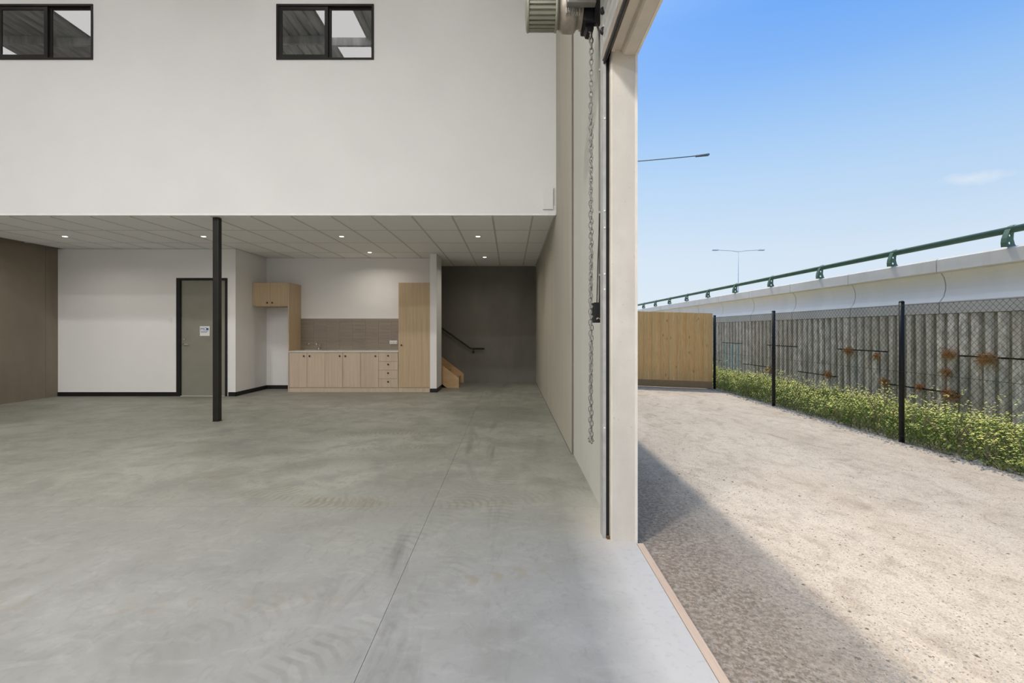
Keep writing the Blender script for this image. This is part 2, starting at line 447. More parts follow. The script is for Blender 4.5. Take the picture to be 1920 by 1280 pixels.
# ------------------------------------------------------------------ mesh helpers
class B:
    """collects shapes (world coordinates) and links them as ONE mesh object"""
    def __init__(s):
        s.v = []; s.f = []; s.mi = []; s.sm = []

    def add(s, vs_, fs, mi=0, smooth=False):
        k = len(s.v)
        s.v += [tuple(v) for v in vs_]
        s.f += [tuple(i + k for i in f) for f in fs]
        s.mi += [mi] * len(fs)
        s.sm += [smooth] * len(fs)
        return s

    def box(s, x0, x1, y0, y1, z0, z1, bev=0.0, mi=0):
        if x0 > x1: x0, x1 = x1, x0
        if y0 > y1: y0, y1 = y1, y0
        if z0 > z1: z0, z1 = z1, z0
        if bev <= 0:
            vs_ = [(x, y, z) for z in (z0, z1) for y in (y0, y1) for x in (x0, x1)]
            fs = [(0, 2, 3, 1), (4, 5, 7, 6), (0, 1, 5, 4), (2, 6, 7, 3), (0, 4, 6, 2), (1, 3, 7, 5)]
            return s.add(vs_, fs, mi)
        bm = bmesh.new()
        bmesh.ops.create_cube(bm, size=1)
        for v in bm.verts:
            v.co = Vector(((x0 + x1) / 2 + v.co.x * (x1 - x0), (y0 + y1) / 2 + v.co.y * (y1 - y0), (z0 + z1) / 2 + v.co.z * (z1 - z0)))
        bmesh.ops.bevel(bm, geom=bm.edges[:], offset=bev, segments=2, affect='EDGES', profile=0.6)
        bm.verts.index_update()
        s.add([v.co[:] for v in bm.verts], [[v.index for v in f.verts] for f in bm.faces], mi)
        bm.free()
        return s

    def cyl(s, p0, p1, r0, r1=None, n=16, mi=0, caps=True, smooth=True):
        p0 = Vector(p0); p1 = Vector(p1)
        if r1 is None: r1 = r0
        d = (p1 - p0).normalized()
        a = d.orthogonal().normalized(); b = d.cross(a)
        vs_ = []
        for p, r in ((p0, r0), (p1, r1)):
            for i in range(n):
                t = 2 * PI * i / n
                vs_.append(p + a * (r * math.cos(t)) + b * (r * math.sin(t)))
        k = len(s.v)
        s.add(vs_, [(i, (i + 1) % n, n + (i + 1) % n, n + i) for i in range(n)], mi, smooth)
        if caps:
            s.f += [tuple(k + i for i in reversed(range(n))), tuple(k + n + i for i in range(n))]
            s.mi += [mi, mi]; s.sm += [False, False]
        return s

    def tube(s, pts, r, n=8, mi=0, closed=False):
        pts = [Vector(p) for p in pts]
        m_ = len(pts)
        vs_ = []
        prev = None
        for i, p in enumerate(pts):
            if closed: d = pts[(i + 1) % m_] - pts[i - 1]
            else: d = pts[min(i + 1, m_ - 1)] - pts[max(i - 1, 0)]
            d.normalize()
            a = d.orthogonal().normalized() if prev is None else (prev - d * prev.dot(d)).normalized()
            prev = a
            b = d.cross(a)
            for j in range(n):
                t = 2 * PI * j / n
                vs_.append(p + a * (r * math.cos(t)) + b * (r * math.sin(t)))
        fs = []
        for i in range(m_ if closed else m_ - 1):
            i2 = (i + 1) % m_
            for j in range(n):
                fs.append((i * n + j, i * n + (j + 1) % n, i2 * n + (j + 1) % n, i2 * n + j))
        k = len(s.v)
        s.add(vs_, fs, mi, True)
        if not closed:
            s.f += [tuple(k + j for j in reversed(range(n))), tuple(k + (m_ - 1) * n + j for j in range(n))]
            s.mi += [mi, mi]; s.sm += [False, False]
        return s

    def lathe(s, c, axis, prof, n=20, mi=0):
        """prof: list of (distance along axis, radius)"""
        c = Vector(c); d = Vector(axis).normalized()
        a = d.orthogonal().normalized(); b = d.cross(a)
        vs_ = []
        for h, r in prof:
            for j in range(n):
                t = 2 * PI * j / n
                vs_.append(c + d * h + a * (r * math.cos(t)) + b * (r * math.sin(t)))
        fs = [(i * n + j, i * n + (j + 1) % n, (i + 1) * n + (j + 1) % n, (i + 1) * n + j)
              for i in range(len(prof) - 1) for j in range(n)]
        k = len(s.v)
        s.add(vs_, fs, mi, True)
        s.f += [tuple(k + j for j in reversed(range(n))), tuple(k + (len(prof) - 1) * n + j for j in range(n))]
        s.mi += [mi, mi]; s.sm += [False, False]
        return s

    def prism(s, poly, axis, a0, a1, mi=0):
        """poly in the two other axes (cyclic order xyz), extruded along axis from a0 to a1"""
        n = len(poly)
        vs_ = []
        for a in (a0, a1):
            for u, v in poly:
                vs_.append({'x': (a, u, v), 'y': (u, a, v), 'z': (u, v, a)}[axis])
        fs = [tuple(reversed(range(n))), tuple(n + i for i in range(n))]
        fs += [(i, (i + 1) % n, n + (i + 1) % n, n + i) for i in range(n)]
        return s.add(vs_, fs, mi)

    def mesh(s, name, mats, origin=(0, 0, 0), fix=True):
        me = bpy.data.meshes.new(name)
        ox, oy, oz = origin
        me.from_pydata([(x - ox, y - oy, z - oz) for x, y, z in s.v], [], s.f)
        for mt in (mats if isinstance(mats, (list, tuple)) else [mats]):
            me.materials.append(mt)
        me.polygons.foreach_set('material_index', s.mi)
        me.polygons.foreach_set('use_smooth', s.sm)
        if fix:
            bm = bmesh.new(); bm.from_mesh(me)
            bmesh.ops.recalc_face_normals(bm, faces=bm.faces)
            bm.to_mesh(me); bm.free()
        me.update()
        return me


def worldloc(o):
    p = Vector(o.location)
    while o.parent is not None:
        o = o.parent
        p = p + Vector(o.location)
    return p


def part(name, b, mats, parent=None, origin=None, fix=True):
    """link a builder as one mesh; as a child its origin is its parent's unless given"""
    base = worldloc(parent) if parent is not None else Vector((0, 0, 0))
    org = Vector(origin) if origin is not None else base
    me = b.mesh(name, mats, org, fix)
    o = bpy.data.objects.new(name, me)
    COL.objects.link(o)
    if parent is not None: o.parent = parent
    o.location = org - base
    return o


def place(name, me, loc, parent=None, rot=None):
    o = bpy.data.objects.new(name, me)
    COL.objects.link(o)
    base = worldloc(parent) if parent is not None else Vector((0, 0, 0))
    if parent is not None: o.parent = parent
    o.location = Vector(loc) - base
    if rot: o.rotation_euler = rot
    return o


def tag(o, label=None, cat=None, group=None, kind=None):
    if label: o['label'] = label
    if cat: o['category'] = cat
    if group: o['group'] = group
    if kind: o['kind'] = kind
    return o


def thing(name, loc, label, cat, group=None, kind=None):
    o = bpy.data.objects.new(name, None)
    o.empty_display_size = 0.1
    o.location = loc
    COL.objects.link(o)
    return tag(o, label, cat, group, kind)


def copy_tree(o, parent=None):
    c = o.copy()
    COL.objects.link(c)
    c.parent = parent
    for ch in list(o.children):
        copy_tree(ch, c)
    return c


# ------------------------------------------------------------------ key planes
XW = 0.67      # inner face of the long right wall
XN = 0.69      # inner face of its near, slightly recessed panel
XO = 0.81      # its outer face
XL = -9.35     # left wall under the low ceiling
XH = -14.0     # left wall of the hall
YF = 7.35      # face of the upper white wall
YB = 13.15     # wall behind the stairs
CEIL = 3.04
TOP = 7.35     # wall top
YJ = 3.21      # jamb of the roller door
YJ2 = -1.8     # other jamb
ZH = 3.115     # head of the opening

# ------------------------------------------------------------------ floor
fl = thing('floor', (0, 0, 0), 'burnished grey concrete slab floor with tyre marks and saw-cut joints', 'floor', kind='structure')
gp = 0.001
for (x0, x1, y0, y1) in ((XH, -0.6, -5.0, 3.85), (-0.6, 0.80, -5.0, 3.85), (XH, -0.6, 3.85, 13.3), (-0.6, XW + .06, 3.85, 13.3)):
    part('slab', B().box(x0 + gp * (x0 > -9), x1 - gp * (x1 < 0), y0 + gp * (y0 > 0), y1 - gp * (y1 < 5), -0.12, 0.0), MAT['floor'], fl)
part('joint_filler', B().box(XH, 0.79, -5, 3.86, -0.13, -0.012).box(XH, 0.72, 3.84, 13.3, -0.13, -0.012), MAT['seam'], fl)

# ------------------------------------------------------------------ outdoor ground
GZ = -0.03
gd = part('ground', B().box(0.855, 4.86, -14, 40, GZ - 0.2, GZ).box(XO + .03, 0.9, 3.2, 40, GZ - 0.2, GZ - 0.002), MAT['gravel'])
tag(gd, 'pale sandy gravel yard running along the building', 'ground', kind='structure')
gd2 = part('ground', B().box(4.86, 7.3, -14, 60, GZ - 0.22, GZ - 0.02), MAT['dirt'])
tag(gd2, 'bare soil strip under the weeds between wire fence and panel wall', 'soil', kind='structure')
gd3 = part('ground', B().box(-60, 250, -60, 400, -0.9, -0.4), MAT['dirt'])
tag(gd3, 'open ground beyond the yard and bridge', 'ground', kind='structure')

# ------------------------------------------------------------------ right wall (two precast panels, header, far pier)
wr = thing('wall_right', (XW, 5, 0), 'long pale grey precast concrete side wall with vertical panel joint', 'wall', kind='structure')
YP = 5.48
ch = 0.018


def panel_y(y0, y1, z0, z1, x0=XW, x1=XO):
    # chamfered vertical edges on the inner face
    return B().prism([(x0 + ch, y0), (x0, y0 + ch), (x0, y1 - ch), (x0 + ch, y1), (x1, y1), (x1, y0)], 'z', z0, z1)


part('concrete_panel', panel_y(YJ + 0.30, YP + 0.02, -0.1, TOP, XN), MAT['precast'], wr)
part('concrete_panel', panel_y(YP + 0.010, 9.9, -0.1, TOP), MAT['precast_b'], wr)
part('concrete_panel', panel_y(9.902, 13.5, -0.1, TOP), MAT['precast_b'], wr)
part('joint_sealant', B().box(XW + 0.001, XN + .004, YP - 0.006, YP + 0.008, -0.1, TOP), MAT['sealant'], wr)
part('concrete_panel', B().box(XW, XO, -5.0, YJ2, -0.1, TOP), MAT['precast'], wr)
part('floor_joint', B().box(XW - 0.008, XW + 0.01, YP + .02, 13.1, 0, 0.005), MAT['sealant'], wr)

# door reveal: jamb and head with chamfer, rebate and pale outer arris
jb = thing('trim_1', (0.74, YJ, 0), 'beige concrete jamb and head of the roller door opening', 'door jamb', kind='structure')
part('jamb', B().prism([(XW, YJ), (XO - 0.012, YJ), (XO, YJ + 0.012), (XO, YJ + 0.30), (XN, YJ + 0.30), (XN, YJ + .06), (XW, YJ + 0.06)], 'z', -0.1, TOP), MAT['jamb'], jb)
part('inner_nib', B().prism([(0.645, YJ + 0.008), (0.652, YJ), (XW, YJ), (XW, YJ + .06), (0.645, YJ + .06)], 'z', -0.1, ZH + .02).box(0.645, XW, YJ2, YJ - .001, ZH + .02, ZH + .3), MAT['jamb'], jb)
part('outer_arris', B().box(XO - 0.012, XO + 0.004, YJ - 0.004, YJ + 0.012, -0.05, ZH + 0.0), MAT['edge_pale'], jb)
part('head', B().prism([(XW, ZH + 0.035), (XW + 0.035, ZH + 0.035), (XW + 0.045, ZH + 0.01), (XW + 0.055, ZH), (XO - 0.012, ZH), (XO, ZH + 0.012), (XO, TOP), (XW, TOP)], 'y', YJ2, YJ - 0.001), MAT['jamb'], jb)
part('outer_arris', B().box(XO - 0.012, XO + 0.004, YJ2, YJ - 0.004, ZH - 0.004, ZH + 0.012), MAT['edge_pale'], jb)

# ------------------------------------------------------------------ left wall, rear walls
wl = thing('wall_left', (XL, 5, 0), 'grey brown concrete side wall at the left under the low ceiling', 'wall', kind='structure')
part('concrete_panel', B().box(XL - 0.15, XL, YF + .12, 10.08, -0.1, TOP), MAT['blockwall'], wl)
part('concrete_panel', B().box(XH - 0.15, XH, -5.0, YF + .12, -0.1, TOP), MAT['blockwall'], wl)
part('concrete_panel', B().box(XL - 0.15, XL, 10.088, 13.3, -0.1, TOP), MAT['blockwall'], wl)
part('joint_sealant', B().box(XL - 0.12, XL - 0.006, 10.07, 10.10, -0.1, TOP), MAT['sealant'], wl)
ws = part('wall_stair_back', B().box(-4.3, XW, YB, YB + 0.15, -0.1, TOP), MAT['stairwall_shaded'])
tag(ws, 'grey concrete wall with painted-in shade behind the timber stairs', 'wall', kind='structure')
wb2 = part('wall_behind', B().box(XH, XW, -5.15, -5.0, -0.1, TOP), MAT['white_wall'])
tag(wb2, 'hall wall behind the viewpoint', 'wall', kind='structure')
wsl = part('wall_stair_left', B().box(-4.4, -4.25, 11.72, YB + .1, -0.1, CEIL + 1), MAT['stairwall_shaded'])
tag(wsl, 'wall with painted-in shade at the far end of the stair recess', 'wall', kind='structure')

# upper white wall with two window holes
WZ0, WZ1 = 5.32, 6.135
W2 = (-3.43, -2.00)
W1 = (-7.545, -6.115)
wbk = thing('wall_back', (-4.3, YF, CEIL), 'tall white plastered wall above the low ceiling, with two windows', 'wall', kind='structure')
b = B()
b.box(XL - .15, XW, YF, YF + 0.12, CEIL + 0.012, WZ0)
b.box(XL - .15, XW, YF, YF + 0.12, WZ1, TOP)
b.box(XH, XL - .15, YF, YF + .12, -.1, TOP)
b.box(XL - .15, W1[0], YF, YF + 0.12, WZ0, WZ1)
b.box(W1[1], W2[0], YF, YF + 0.12, WZ0, WZ1)
b.box(W2[1], XW, YF, YF + 0.12, WZ0, WZ1)
part('plasterboard', b, MAT['white_wall'], wbk)
part('edge_bead', B().box(XL, XW - .01, YF - 0.004, YF + 0.05, CEIL, CEIL + 0.03), MAT['white_plastic'], wbk)
part('cover_box', B().box(0.475, 0.625, YF - 0.03, YF, 3.125, 3.445, 0.004), MAT['white_wall'], wbk)
part('cover_gap', B().box(0.628, 0.655, YF - 0.008, YF, 3.19, 3.44), MAT['tbar'], wbk)

# white rooms under the low ceiling
YD = 10.36    # door wall
XK = -5.68    # side wall of the kitchen recess
YK = 11.68    # kitchen back wall
DX0, DX1, DZ = -6.85, -5.87, 2.40
wd = part('wall_door', B().box(XL, DX0, YD, YD + 0.1, -0.05, CEIL).box(DX1, XK, YD, YD + 0.1, -0.05, CEIL).box(DX0, DX1, YD, YD + 0.1, DZ, CEIL), MAT['white_inner'])
tag(wd, 'white plasterboard wall holding the grey door', 'wall', kind='structure')
wk = part('wall_kitchen_side', B().box(XK - 0.1, XK, YD + 0.1, YK, -0.05, CEIL), MAT['white_inner'])
tag(wk, 'short white side wall left of the kitchenette', 'wall', kind='structure')
wk2 = part('wall_kitchen_back', B().box(XK - 0.1, -1.62, YK, YK + 0.1, -0.05, CEIL), MAT['white_inner'])
tag(wk2, 'white wall behind the kitchenette', 'wall', kind='structure')
wn = part('wall_nib', B().box(-1.765, -1.62, 11.0, YK, -0.05, CEIL), MAT['white_inner'])
tag(wn, 'narrow white nib wall between tall cupboard and stairs', 'wall', kind='structure')

# baseboards
sk = 0.085
for nm, bb, lab in (
        ('baseboard_door_wall', B().box(XL, DX0 - 0.045, YD - 0.014, YD, 0, sk, 0.003).box(DX1 + 0.045, XK + .014, YD - 0.014, YD, 0, sk, 0.003), 'black skirting along the white door wall'),
        ('baseboard_kitchen', B().box(XK, XK + 0.014, YD - .014, YK, 0, sk, 0.003), 'black skirting along the kitchen side wall'),
        ('baseboard_fridge', B().box(XK + 0.014, -4.91, YK - 0.014, YK, 0, sk, 0.003), 'black skirting at the back of the fridge gap'),
        ('baseboard_nib', B().box(-1.765, -1.606, 10.986, 11.0, 0, sk, 0.003).box(-1.62, -1.606, 11.0, YK, 0, sk, 0.003), 'black skirting around the white nib wall')):
    o = part(nm, bb, MAT['black'])
    tag(o, lab, 'skirting', kind='structure')

# ------------------------------------------------------------------ low ceiling: T-bars and tiles
ce = thing('ceiling', (-4.3, 9.5, CEIL), 'low suspended tile ceiling under the upper floor', 'ceiling', kind='structure')
xs = [0.33 - 0.597 * k for k in range(0, 17)]
xs = [XW] + xs
ys = [YF + 0.10, 8.45, 9.65, 10.85, 12.05, YB]


def inside(x, y):
    # space open to view below the ceiling
    if y > YK + 0.1: return x > -4.3
    return True


tiles = {}
for i in range(len(xs) - 1):
    x1_, x0_ = xs[i], xs[i + 1]
    x0_ = max(x0_, XL)
    for j in range(len(ys) - 1):
        y0_, y1_ = ys[j], ys[j + 1]
        cx, cy = (x0_ + x1_) / 2, (y0_ + y1_) / 2
        if not inside(cx, cy): continue
        key = (round(x1_ - x0_, 3), round(y1_ - y0_, 3))
        if key not in tiles:
            a_, c_ = key
            tiles[key] = B().box(-a_ / 2 + .012, a_ / 2 - .012, -c_ / 2 + .012, c_ / 2 - .012, 0.004, 0.018, 0.002).mesh('ceiling_tile', MAT['tile'])
        place('ceiling_tile', tiles[key], (cx, cy, CEIL), ce)
for x in xs[1:]:
    if x > XL:
        part('grid_bar', B().box(x - 0.013, x + 0.013, YF + .1, YB, CEIL, CEIL + 0.012), MAT['tbar'], ce)
for y in ys[1:-1]:
    part('cross_bar', B().box(XL, XW, y - 0.006, y + 0.006, CEIL + 0.0015, CEIL + 0.0145), MAT['tbar'], ce)
part('wall_angle', B().box(XW - 0.03, XW, YF + .1, YB, CEIL - 0.006, CEIL + 0.012), MAT['tbar'], ce)
part('upper_floor', B().box(XL, XW, YF + 0.125, 13.3, CEIL + 0.19, CEIL + 0.34), MAT['black'], ce)

# ------------------------------------------------------------------ roof with translucent sheets (reflected in the upper windows)
RZ = 7.2
rf = thing('roof', (-4.3, 1, RZ), 'metal hall roof with translucent skylight sheets', 'roof', kind='structure')
SKY = [(-3.56, -2.88), (-8.35, -7.6), (-5.95, -5.30), (-1.15, -0.5), (-11.15, -10.45), (-13.5, -12.85)]
edges = [XH - .15]
for a_, c_ in sorted(SKY): edges += [a_, c_]
edges.append(XO)
for i in range(0, len(edges), 2):
    x0_, x1_ = edges[i], edges[i + 1]
    n_ = max(1, round((x1_ - x0_) / 0.2))
    b = B()
    st = (x1_ - x0_) / n_
    for k in range(n_):                      # trapezoid corrugations
        xa = x0_ + k * st
        b.prism([(xa, RZ + 0.0), (xa + st * 0.7, RZ + 0.0), (xa + st * 0.75, RZ + 0.03), (xa + st * 0.95, RZ + 0.03), (xa + st, RZ), (xa + st, RZ + 0.05), (xa, RZ + 0.05)], 'y', -5.0, 13.3)
    part('roof_sheet', b, MAT['roof'], rf)
for a_, c_ in SKY:
    part('skylight', B().box(a_, c_, -4.8, YF - 0.01, RZ + 0.0, RZ + 0.02), MAT['skylight'], rf)
    part('roof_sheet', B().box(a_, c_, YF - 0.01, 13.3, RZ, RZ + 0.05), MAT['roof'], rf)
for k in range(-8, 3):
    y = 4.76 + 1.2 * k
    if y > YF - .1 or y < -4.9: continue
    part('purlin', B().box(XH, XW, y - 0.03, y + 0.03, RZ - 0.16, RZ - 0.003), MAT['roof'], rf)

# bodies of the added fill lamps
fill0 = None
for i, (x, y) in enumerate(FILLS):
    lab = ('added round fill lamp on the rear left of the hall roof', 'added round fill lamp hung on the left of the hall roof',
           'added round fill lamp at the rear right of the hall roof', 'added round fill lamp nearest the upper windows')[i]
    t = thing('added_fill_lamp', (x, y, 6.4), lab, 'lamp', 'added fill lamps')
    part('shade', B().lathe((x, y, 6.375), (0, 0, 1), [(0, 0.25), (0.03, 0.25), (0.10, 0.17), (0.2, 0.12), (0.24, 0.05)], 24), MAT['motor_grey'], t)
    part('hanger', B().cyl((x, y, 6.6), (x, y, RZ - 0.002), 0.008, n=8), MAT['galv'], t)

# ------------------------------------------------------------------ upper windows
def window(name, x0, x1, label):
    z0, z1 = WZ0, WZ1
    y = YF - 0.012
    t = thing(name, ((x0 + x1) / 2, y, z0), label, 'window', kind='structure')
    fr_ = 0.030
    d = 0.09
    b = B()
    b.box(x0, x1, y, y + d, z1 - fr_, z1, 0.003).box(x0, x1, y, y + d, z0, z0 + fr_, 0.003)
    b.box(x0, x0 + fr_, y, y + d, z0 + fr_, z1 - fr_, 0.003).box(x1 - fr_, x1, y, y + d, z0 + fr_, z1 - fr_, 0.003)
    part('frame', b, MAT['black_steel'], t)
    xm = x0 + 0.755
    # sliding sash (front track, left)
    b = B()
    s0, s1 = x0 + fr_, xm
    r = 0.05
    za, zb = z0 + fr_, z1 - fr_
    ya, yb = y + 0.012, y + 0.038
    b.box(s0, s1, ya, yb, zb - r, zb, 0.002).box(s0, s1, ya, yb, za, za + r, 0.002)
    b.box(s0, s0 + r * 1.1, ya, yb, za + r, zb - r, 0.002).box(s1 - r, s1, ya, yb, za + r, zb - r, 0.002)
    sa = part('sash', b, MAT['black_steel'], t)
    part('glass_pane', B().box(s0 + r * 1.1, s1 - r, ya + 0.010, ya + 0.014, za + r, zb - r), MAT['glass'], sa)
    # fixed light behind (right)
    b = B()
    s0, s1 = xm - 0.01, x1 - fr_
    ya, yb = y + 0.045, y + 0.07
    b.box(s0, s0 + 0.05, ya, yb, za, zb, 0.002).box(s1 - 0.018, s1, ya, yb, za, zb, 0.002)
    b.box(s0 + .05, s1 - .018, ya, yb, za, za + 0.016, 0.002).box(s0 + .05, s1 - .018, ya, yb, zb - 0.030, zb, 0.002)
    sb = part('sash', b, MAT['black_steel'], t)
    part('glass_pane', B().box(s0 + 0.05, s1 - 0.018, ya + 0.010, ya + 0.014, za + 0.016, zb - 0.030), MAT['glass'], sb)
    return t


window('window_1', W1[0], W1[1], 'black framed sliding window high at the left edge of the white wall')
window('window_2', W2[0], W2[1], 'black framed sliding window high near the middle of the white wall')

# ------------------------------------------------------------------ internal door
dr = thing('door_1', (-6.36, YD, 0), 'grey flush door in a black frame with a small sign', 'door', kind='structure')
b = B()
fw = 0.045
b.box(DX0 - fw, DX0 + 0.035, YD - 0.02, YD + 0.11, 0, DZ + 0.04, 0.003)
b.box(DX1 - 0.02, DX1 + fw - 0.02, YD - 0.02, YD + 0.11, 0, DZ + 0.04, 0.003)
b.box(DX0 + 0.035, DX1 - 0.02, YD - 0.02, YD + 0.11, DZ, DZ + 0.04, 0.003)
part('door_frame', b, MAT['black'], dr)
LY = YD + 0.025
lf = part('door_leaf', B().box(DX0 + 0.038, DX1 - 0.023, LY, LY + 0.04, 0.012, DZ - 0.004, 0.002), MAT['door_grey'], dr)
part('threshold', B().box(DX0 + .036, DX1 - .021, YD - .01, YD + 0.10, 0, 0.008), MAT['benchtop'], dr)
# lever handle and lock, chrome
hx, hz = DX0 + 0.095, 1.07
b = B().cyl((hx, LY, hz), (hx, LY - 0.012, hz), 0.027).cyl((hx, LY - 0.012, hz), (hx, LY - 0.05, hz), 0.010)
b.tube([(hx, LY - 0.05, hz), (hx + 0.03, LY - 0.055, hz), (hx + 0.12, LY - 0.052, hz - 0.002)], 0.009, 10)
part('lever_handle', b, MAT['chrome'], lf)['label'] = 'chrome lever handle'
part('lock_cylinder', B().cyl((hx, LY, hz + 0.105), (hx, LY - 0.014, hz + 0.105), 0.025).box(hx - .003, hx + .003, LY - .02, LY - .012, hz + .09, hz + .12), MAT['chrome'], lf)
# sign
sx0, sx1, sz0, sz1 = -6.43, -6.23, 1.245, 1.445
sg = part('sign_plate', B().box(sx0, sx1, LY - 0.004, LY, sz0, sz1, 0.001), MAT['sign_white'], lf)
sg['label'] = 'small white sign with blue lettering'


def text_mesh(name, body, size, loc, mat_, parent, ext=0.001):
    cu = bpy.data.curves.new(name, 'FONT')
    cu.body = body
    cu.size = size
    cu.extrude = ext
    cu.align_x = 'LEFT'
    o = bpy.data.objects.new(name, cu)
    me = bpy.data.meshes.new_from_object(o)
    me.materials.clear(); me.materials.append(mat_)
    bpy.data.objects.remove(o)
    return place(name, me, loc, parent, (PI / 2, 0, 0))


text_mesh('sign_letters', 'MC', 0.088, (sx0 + 0.012, LY - 0.0055, sz1 - 0.088), MAT['sign_blue'], sg)
b = B().box(sx0 + .13, sx1 - .02, LY - .0055, LY - .004, sz1 - .085, sz1 - .035)
for k, wdt in enumerate((.15, .13)):
    b.box(sx0 + .015, sx0 + .015 + wdt, LY - .0055, LY - .004, sz1 - .112 - k * .02, sz1 - .104 - k * .02)
part('sign_marks', b, MAT['sign_blue'], sg)

# light switch beside the door
sw = thing('light_switch', (-7.02, YD, 1.25), 'small cream switch plate on the white wall left of the grey door', 'switch')
part('plate', B().box(-7.06, -6.985, YD - 0.008, YD, 1.50, 1.62, 0.002), MAT['white_wall'], sw)
part('rocker', B().box(-7.035, -7.01, YD - 0.012, YD - 0.007, 1.54, 1.58, 0.002), MAT['white_wall'], sw)

# ------------------------------------------------------------------ steel post
pc = thing('steel_post', (-4.397, 7.5, 0), 'slender black square steel post at the edge of the low ceiling', 'post')
part('shaft', B().box(-4.434, -4.344, 7.46, 7.55, 0.008, CEIL, 0.012), MAT['black_steel'], pc)
part('base_plate', B().box(-4.437, -4.341, 7.457, 7.553, 0, 0.008, 0.002), MAT['black_steel'], pc)

# ------------------------------------------------------------------ downlights
DL = [(-7.97, 8.97, 'small round downlight at the far left of the low ceiling'),
      (-5.49, 8.97, 'small round downlight just left of the black post'),
      (-3.02, 8.97, 'small round downlight in the front row right of the black post'),
      (-0.58, 8.97, 'small round downlight in the front row nearest the right wall'),
      (-3.03, 10.8, 'small round downlight in the back row in front of the kitchenette'),
      (-0.59, 11.5, 'small round downlight in the back row above the stair foot')]
proto = None
for x, y, lab in DL:
    if proto is None:
        t = thing('downlight', (x, y, CEIL), lab, 'downlight', 'downlights in the low ceiling')
        part('trim_ring', B().lathe((x, y, CEIL - 0.004), (0, 0, 1), [(0, 0.040), (0.0, 0.052), (0.008, 0.056), (0.008, 0.038)], 24), MAT['white_plastic'], t)
        part('lamp_lens', B().cyl((x, y, CEIL - 0.006), (x, y, CEIL - 0.0035), 0.039, n=24), MAT['lamp_disc'], t)
        proto = t
    else:
        t = copy_tree(proto)
        t.location = (x, y, CEIL)
        t['label'] = lab
    area('downlight_lamp', (x, y, CEIL - 0.02), 0.08, DOWN_LAMP, (1.0, 0.92, 0.82), math.radians(155))

# ------------------------------------------------------------------ kitchenette
KY = 11.05        # front of carcasses
BX0, BX1 = -4.86, -2.47
PX0, PX1 = -2.465, -1.77
ZT = 2.41
# tall end panel
ep = thing('end_panel', (-4.875, KY, 0), 'tall narrow timber-look panel between fridge gap and bench', 'panel')
part('board', B().box(-4.895, -4.877, KY - 0.018, YK - 0.002, 0, ZT, 0.001), MAT['laminate_warm'], ep)
part('edge_strip', B().box(-4.8955, -4.8765, KY - 0.0195, KY - 0.018, 0, ZT), MAT['laminate'], ep)


def knob(x, y, z, parent):
    return part('knob', B().lathe((x, y, z), (0, -1, 0), [(0, 0.008), (0.012, 0.007), (0.016, 0.016), (0.026, 0.019), (0.031, 0.012)], 14), MAT['knob'], parent)


# base bench
kb = thing('base_cabinet', ((BX0 + BX1) / 2, KY, 0), 'long low timber-look bench cabinet under the grey tiled splashback', 'cabinet')
part('carcass', B().box(BX0 - .015, BX1, KY + 0.002, YK - 0.002, 0.10, 0.875), MAT['laminate'], kb)
part('plinth', B().box(BX0 - .015, BX1, KY - 0.004, KY + 0.02, 0.0, 0.098, 0.001), MAT['laminate'], kb)
g = 0.0025
dw = 0.3935
xb = BX0 + 0.002 - .012
DZ0, DZ1 = 0.105, 0.868
knobs = (1, 0, 1, 0, 1)
for i in range(5):
    x0_, x1_ = xb + dw * i + g, xb + dw * (i + 1) - g
    d = part('door', B().box(x0_, x1_, KY - 0.018, KY, DZ0, DZ1, 0.0015), MAT['laminate'], kb)
    kx = x1_ - 0.06 if knobs[i] else x0_ + 0.06
    knob(kx, KY - 0.018, 0.795, d)
x0_, x1_ = xb + dw * 5 + g, BX1 - 0.004
hz_ = (DZ1 - DZ0) / 4
for k in range(4):
    d = part('drawer', B().box(x0_, x1_, KY - 0.018, KY, DZ0 + hz_ * k + g, DZ0 + hz_ * (k + 1) - g, 0.0015), MAT['laminate'], kb)
    knob((x0_ + x1_) / 2, KY - 0.018, DZ0 + hz_ * (k + 0.66), d)
# worktop with sink cutout
bt = thing('benchtop', ((BX0 + BX1) / 2, KY, 0.875), 'thin pale worktop lying on the low bench cabinet', 'worktop')
SX0, SX1 = -4.72, -4.22
b = B()
b.box(BX0 - .015, SX0, KY - 0.022, YK - 0.001, 0.876, 0.908, 0.002).box(SX1, BX1, KY - 0.022, YK - 0.001, 0.876, 0.908, 0.002)
b.box(SX0, SX1, KY - 0.022, 11.16, 0.876, 0.908, 0.002).box(SX0, SX1, 11.52, YK - 0.001, 0.876, 0.908, 0.002)
part('slab', b, MAT['benchtop'], bt)
sk_ = thing('sink', (-4.47, 11.34, 0.908), 'stainless steel sink let into the left of the worktop', 'sink')
b = B().box(SX0 - 0.02, SX1 + 0.02, 11.145, 11.165, 0.908, 0.912).box(SX0 - 0.02, SX1 + 0.02, 11.515, 11.535, 0.908, 0.912)
b.box(SX0 - 0.02, SX0 + .003, 11.165, 11.515, 0.908, 0.912).box(SX1 - .003, SX1 + 0.02, 11.165, 11.515, 0.908, 0.912)
part('rim', b, MAT['steel_sink'], sk_)
b = B().box(SX0 + .003, SX1 - .003, 11.165, 11.515, 0.885, 0.888).box(SX0 + .003, SX0 + .006, 11.165, 11.515, .888, .908).box(SX1 - .006, SX1 - .003, 11.165, 11.515, .888, .908)
part('bowl', b, MAT['steel_sink'], sk_)
tp = thing('tap', (-4.47, 11.58, 0.908), 'small chrome mixer tap behind the sink', 'tap')
tx = -4.43
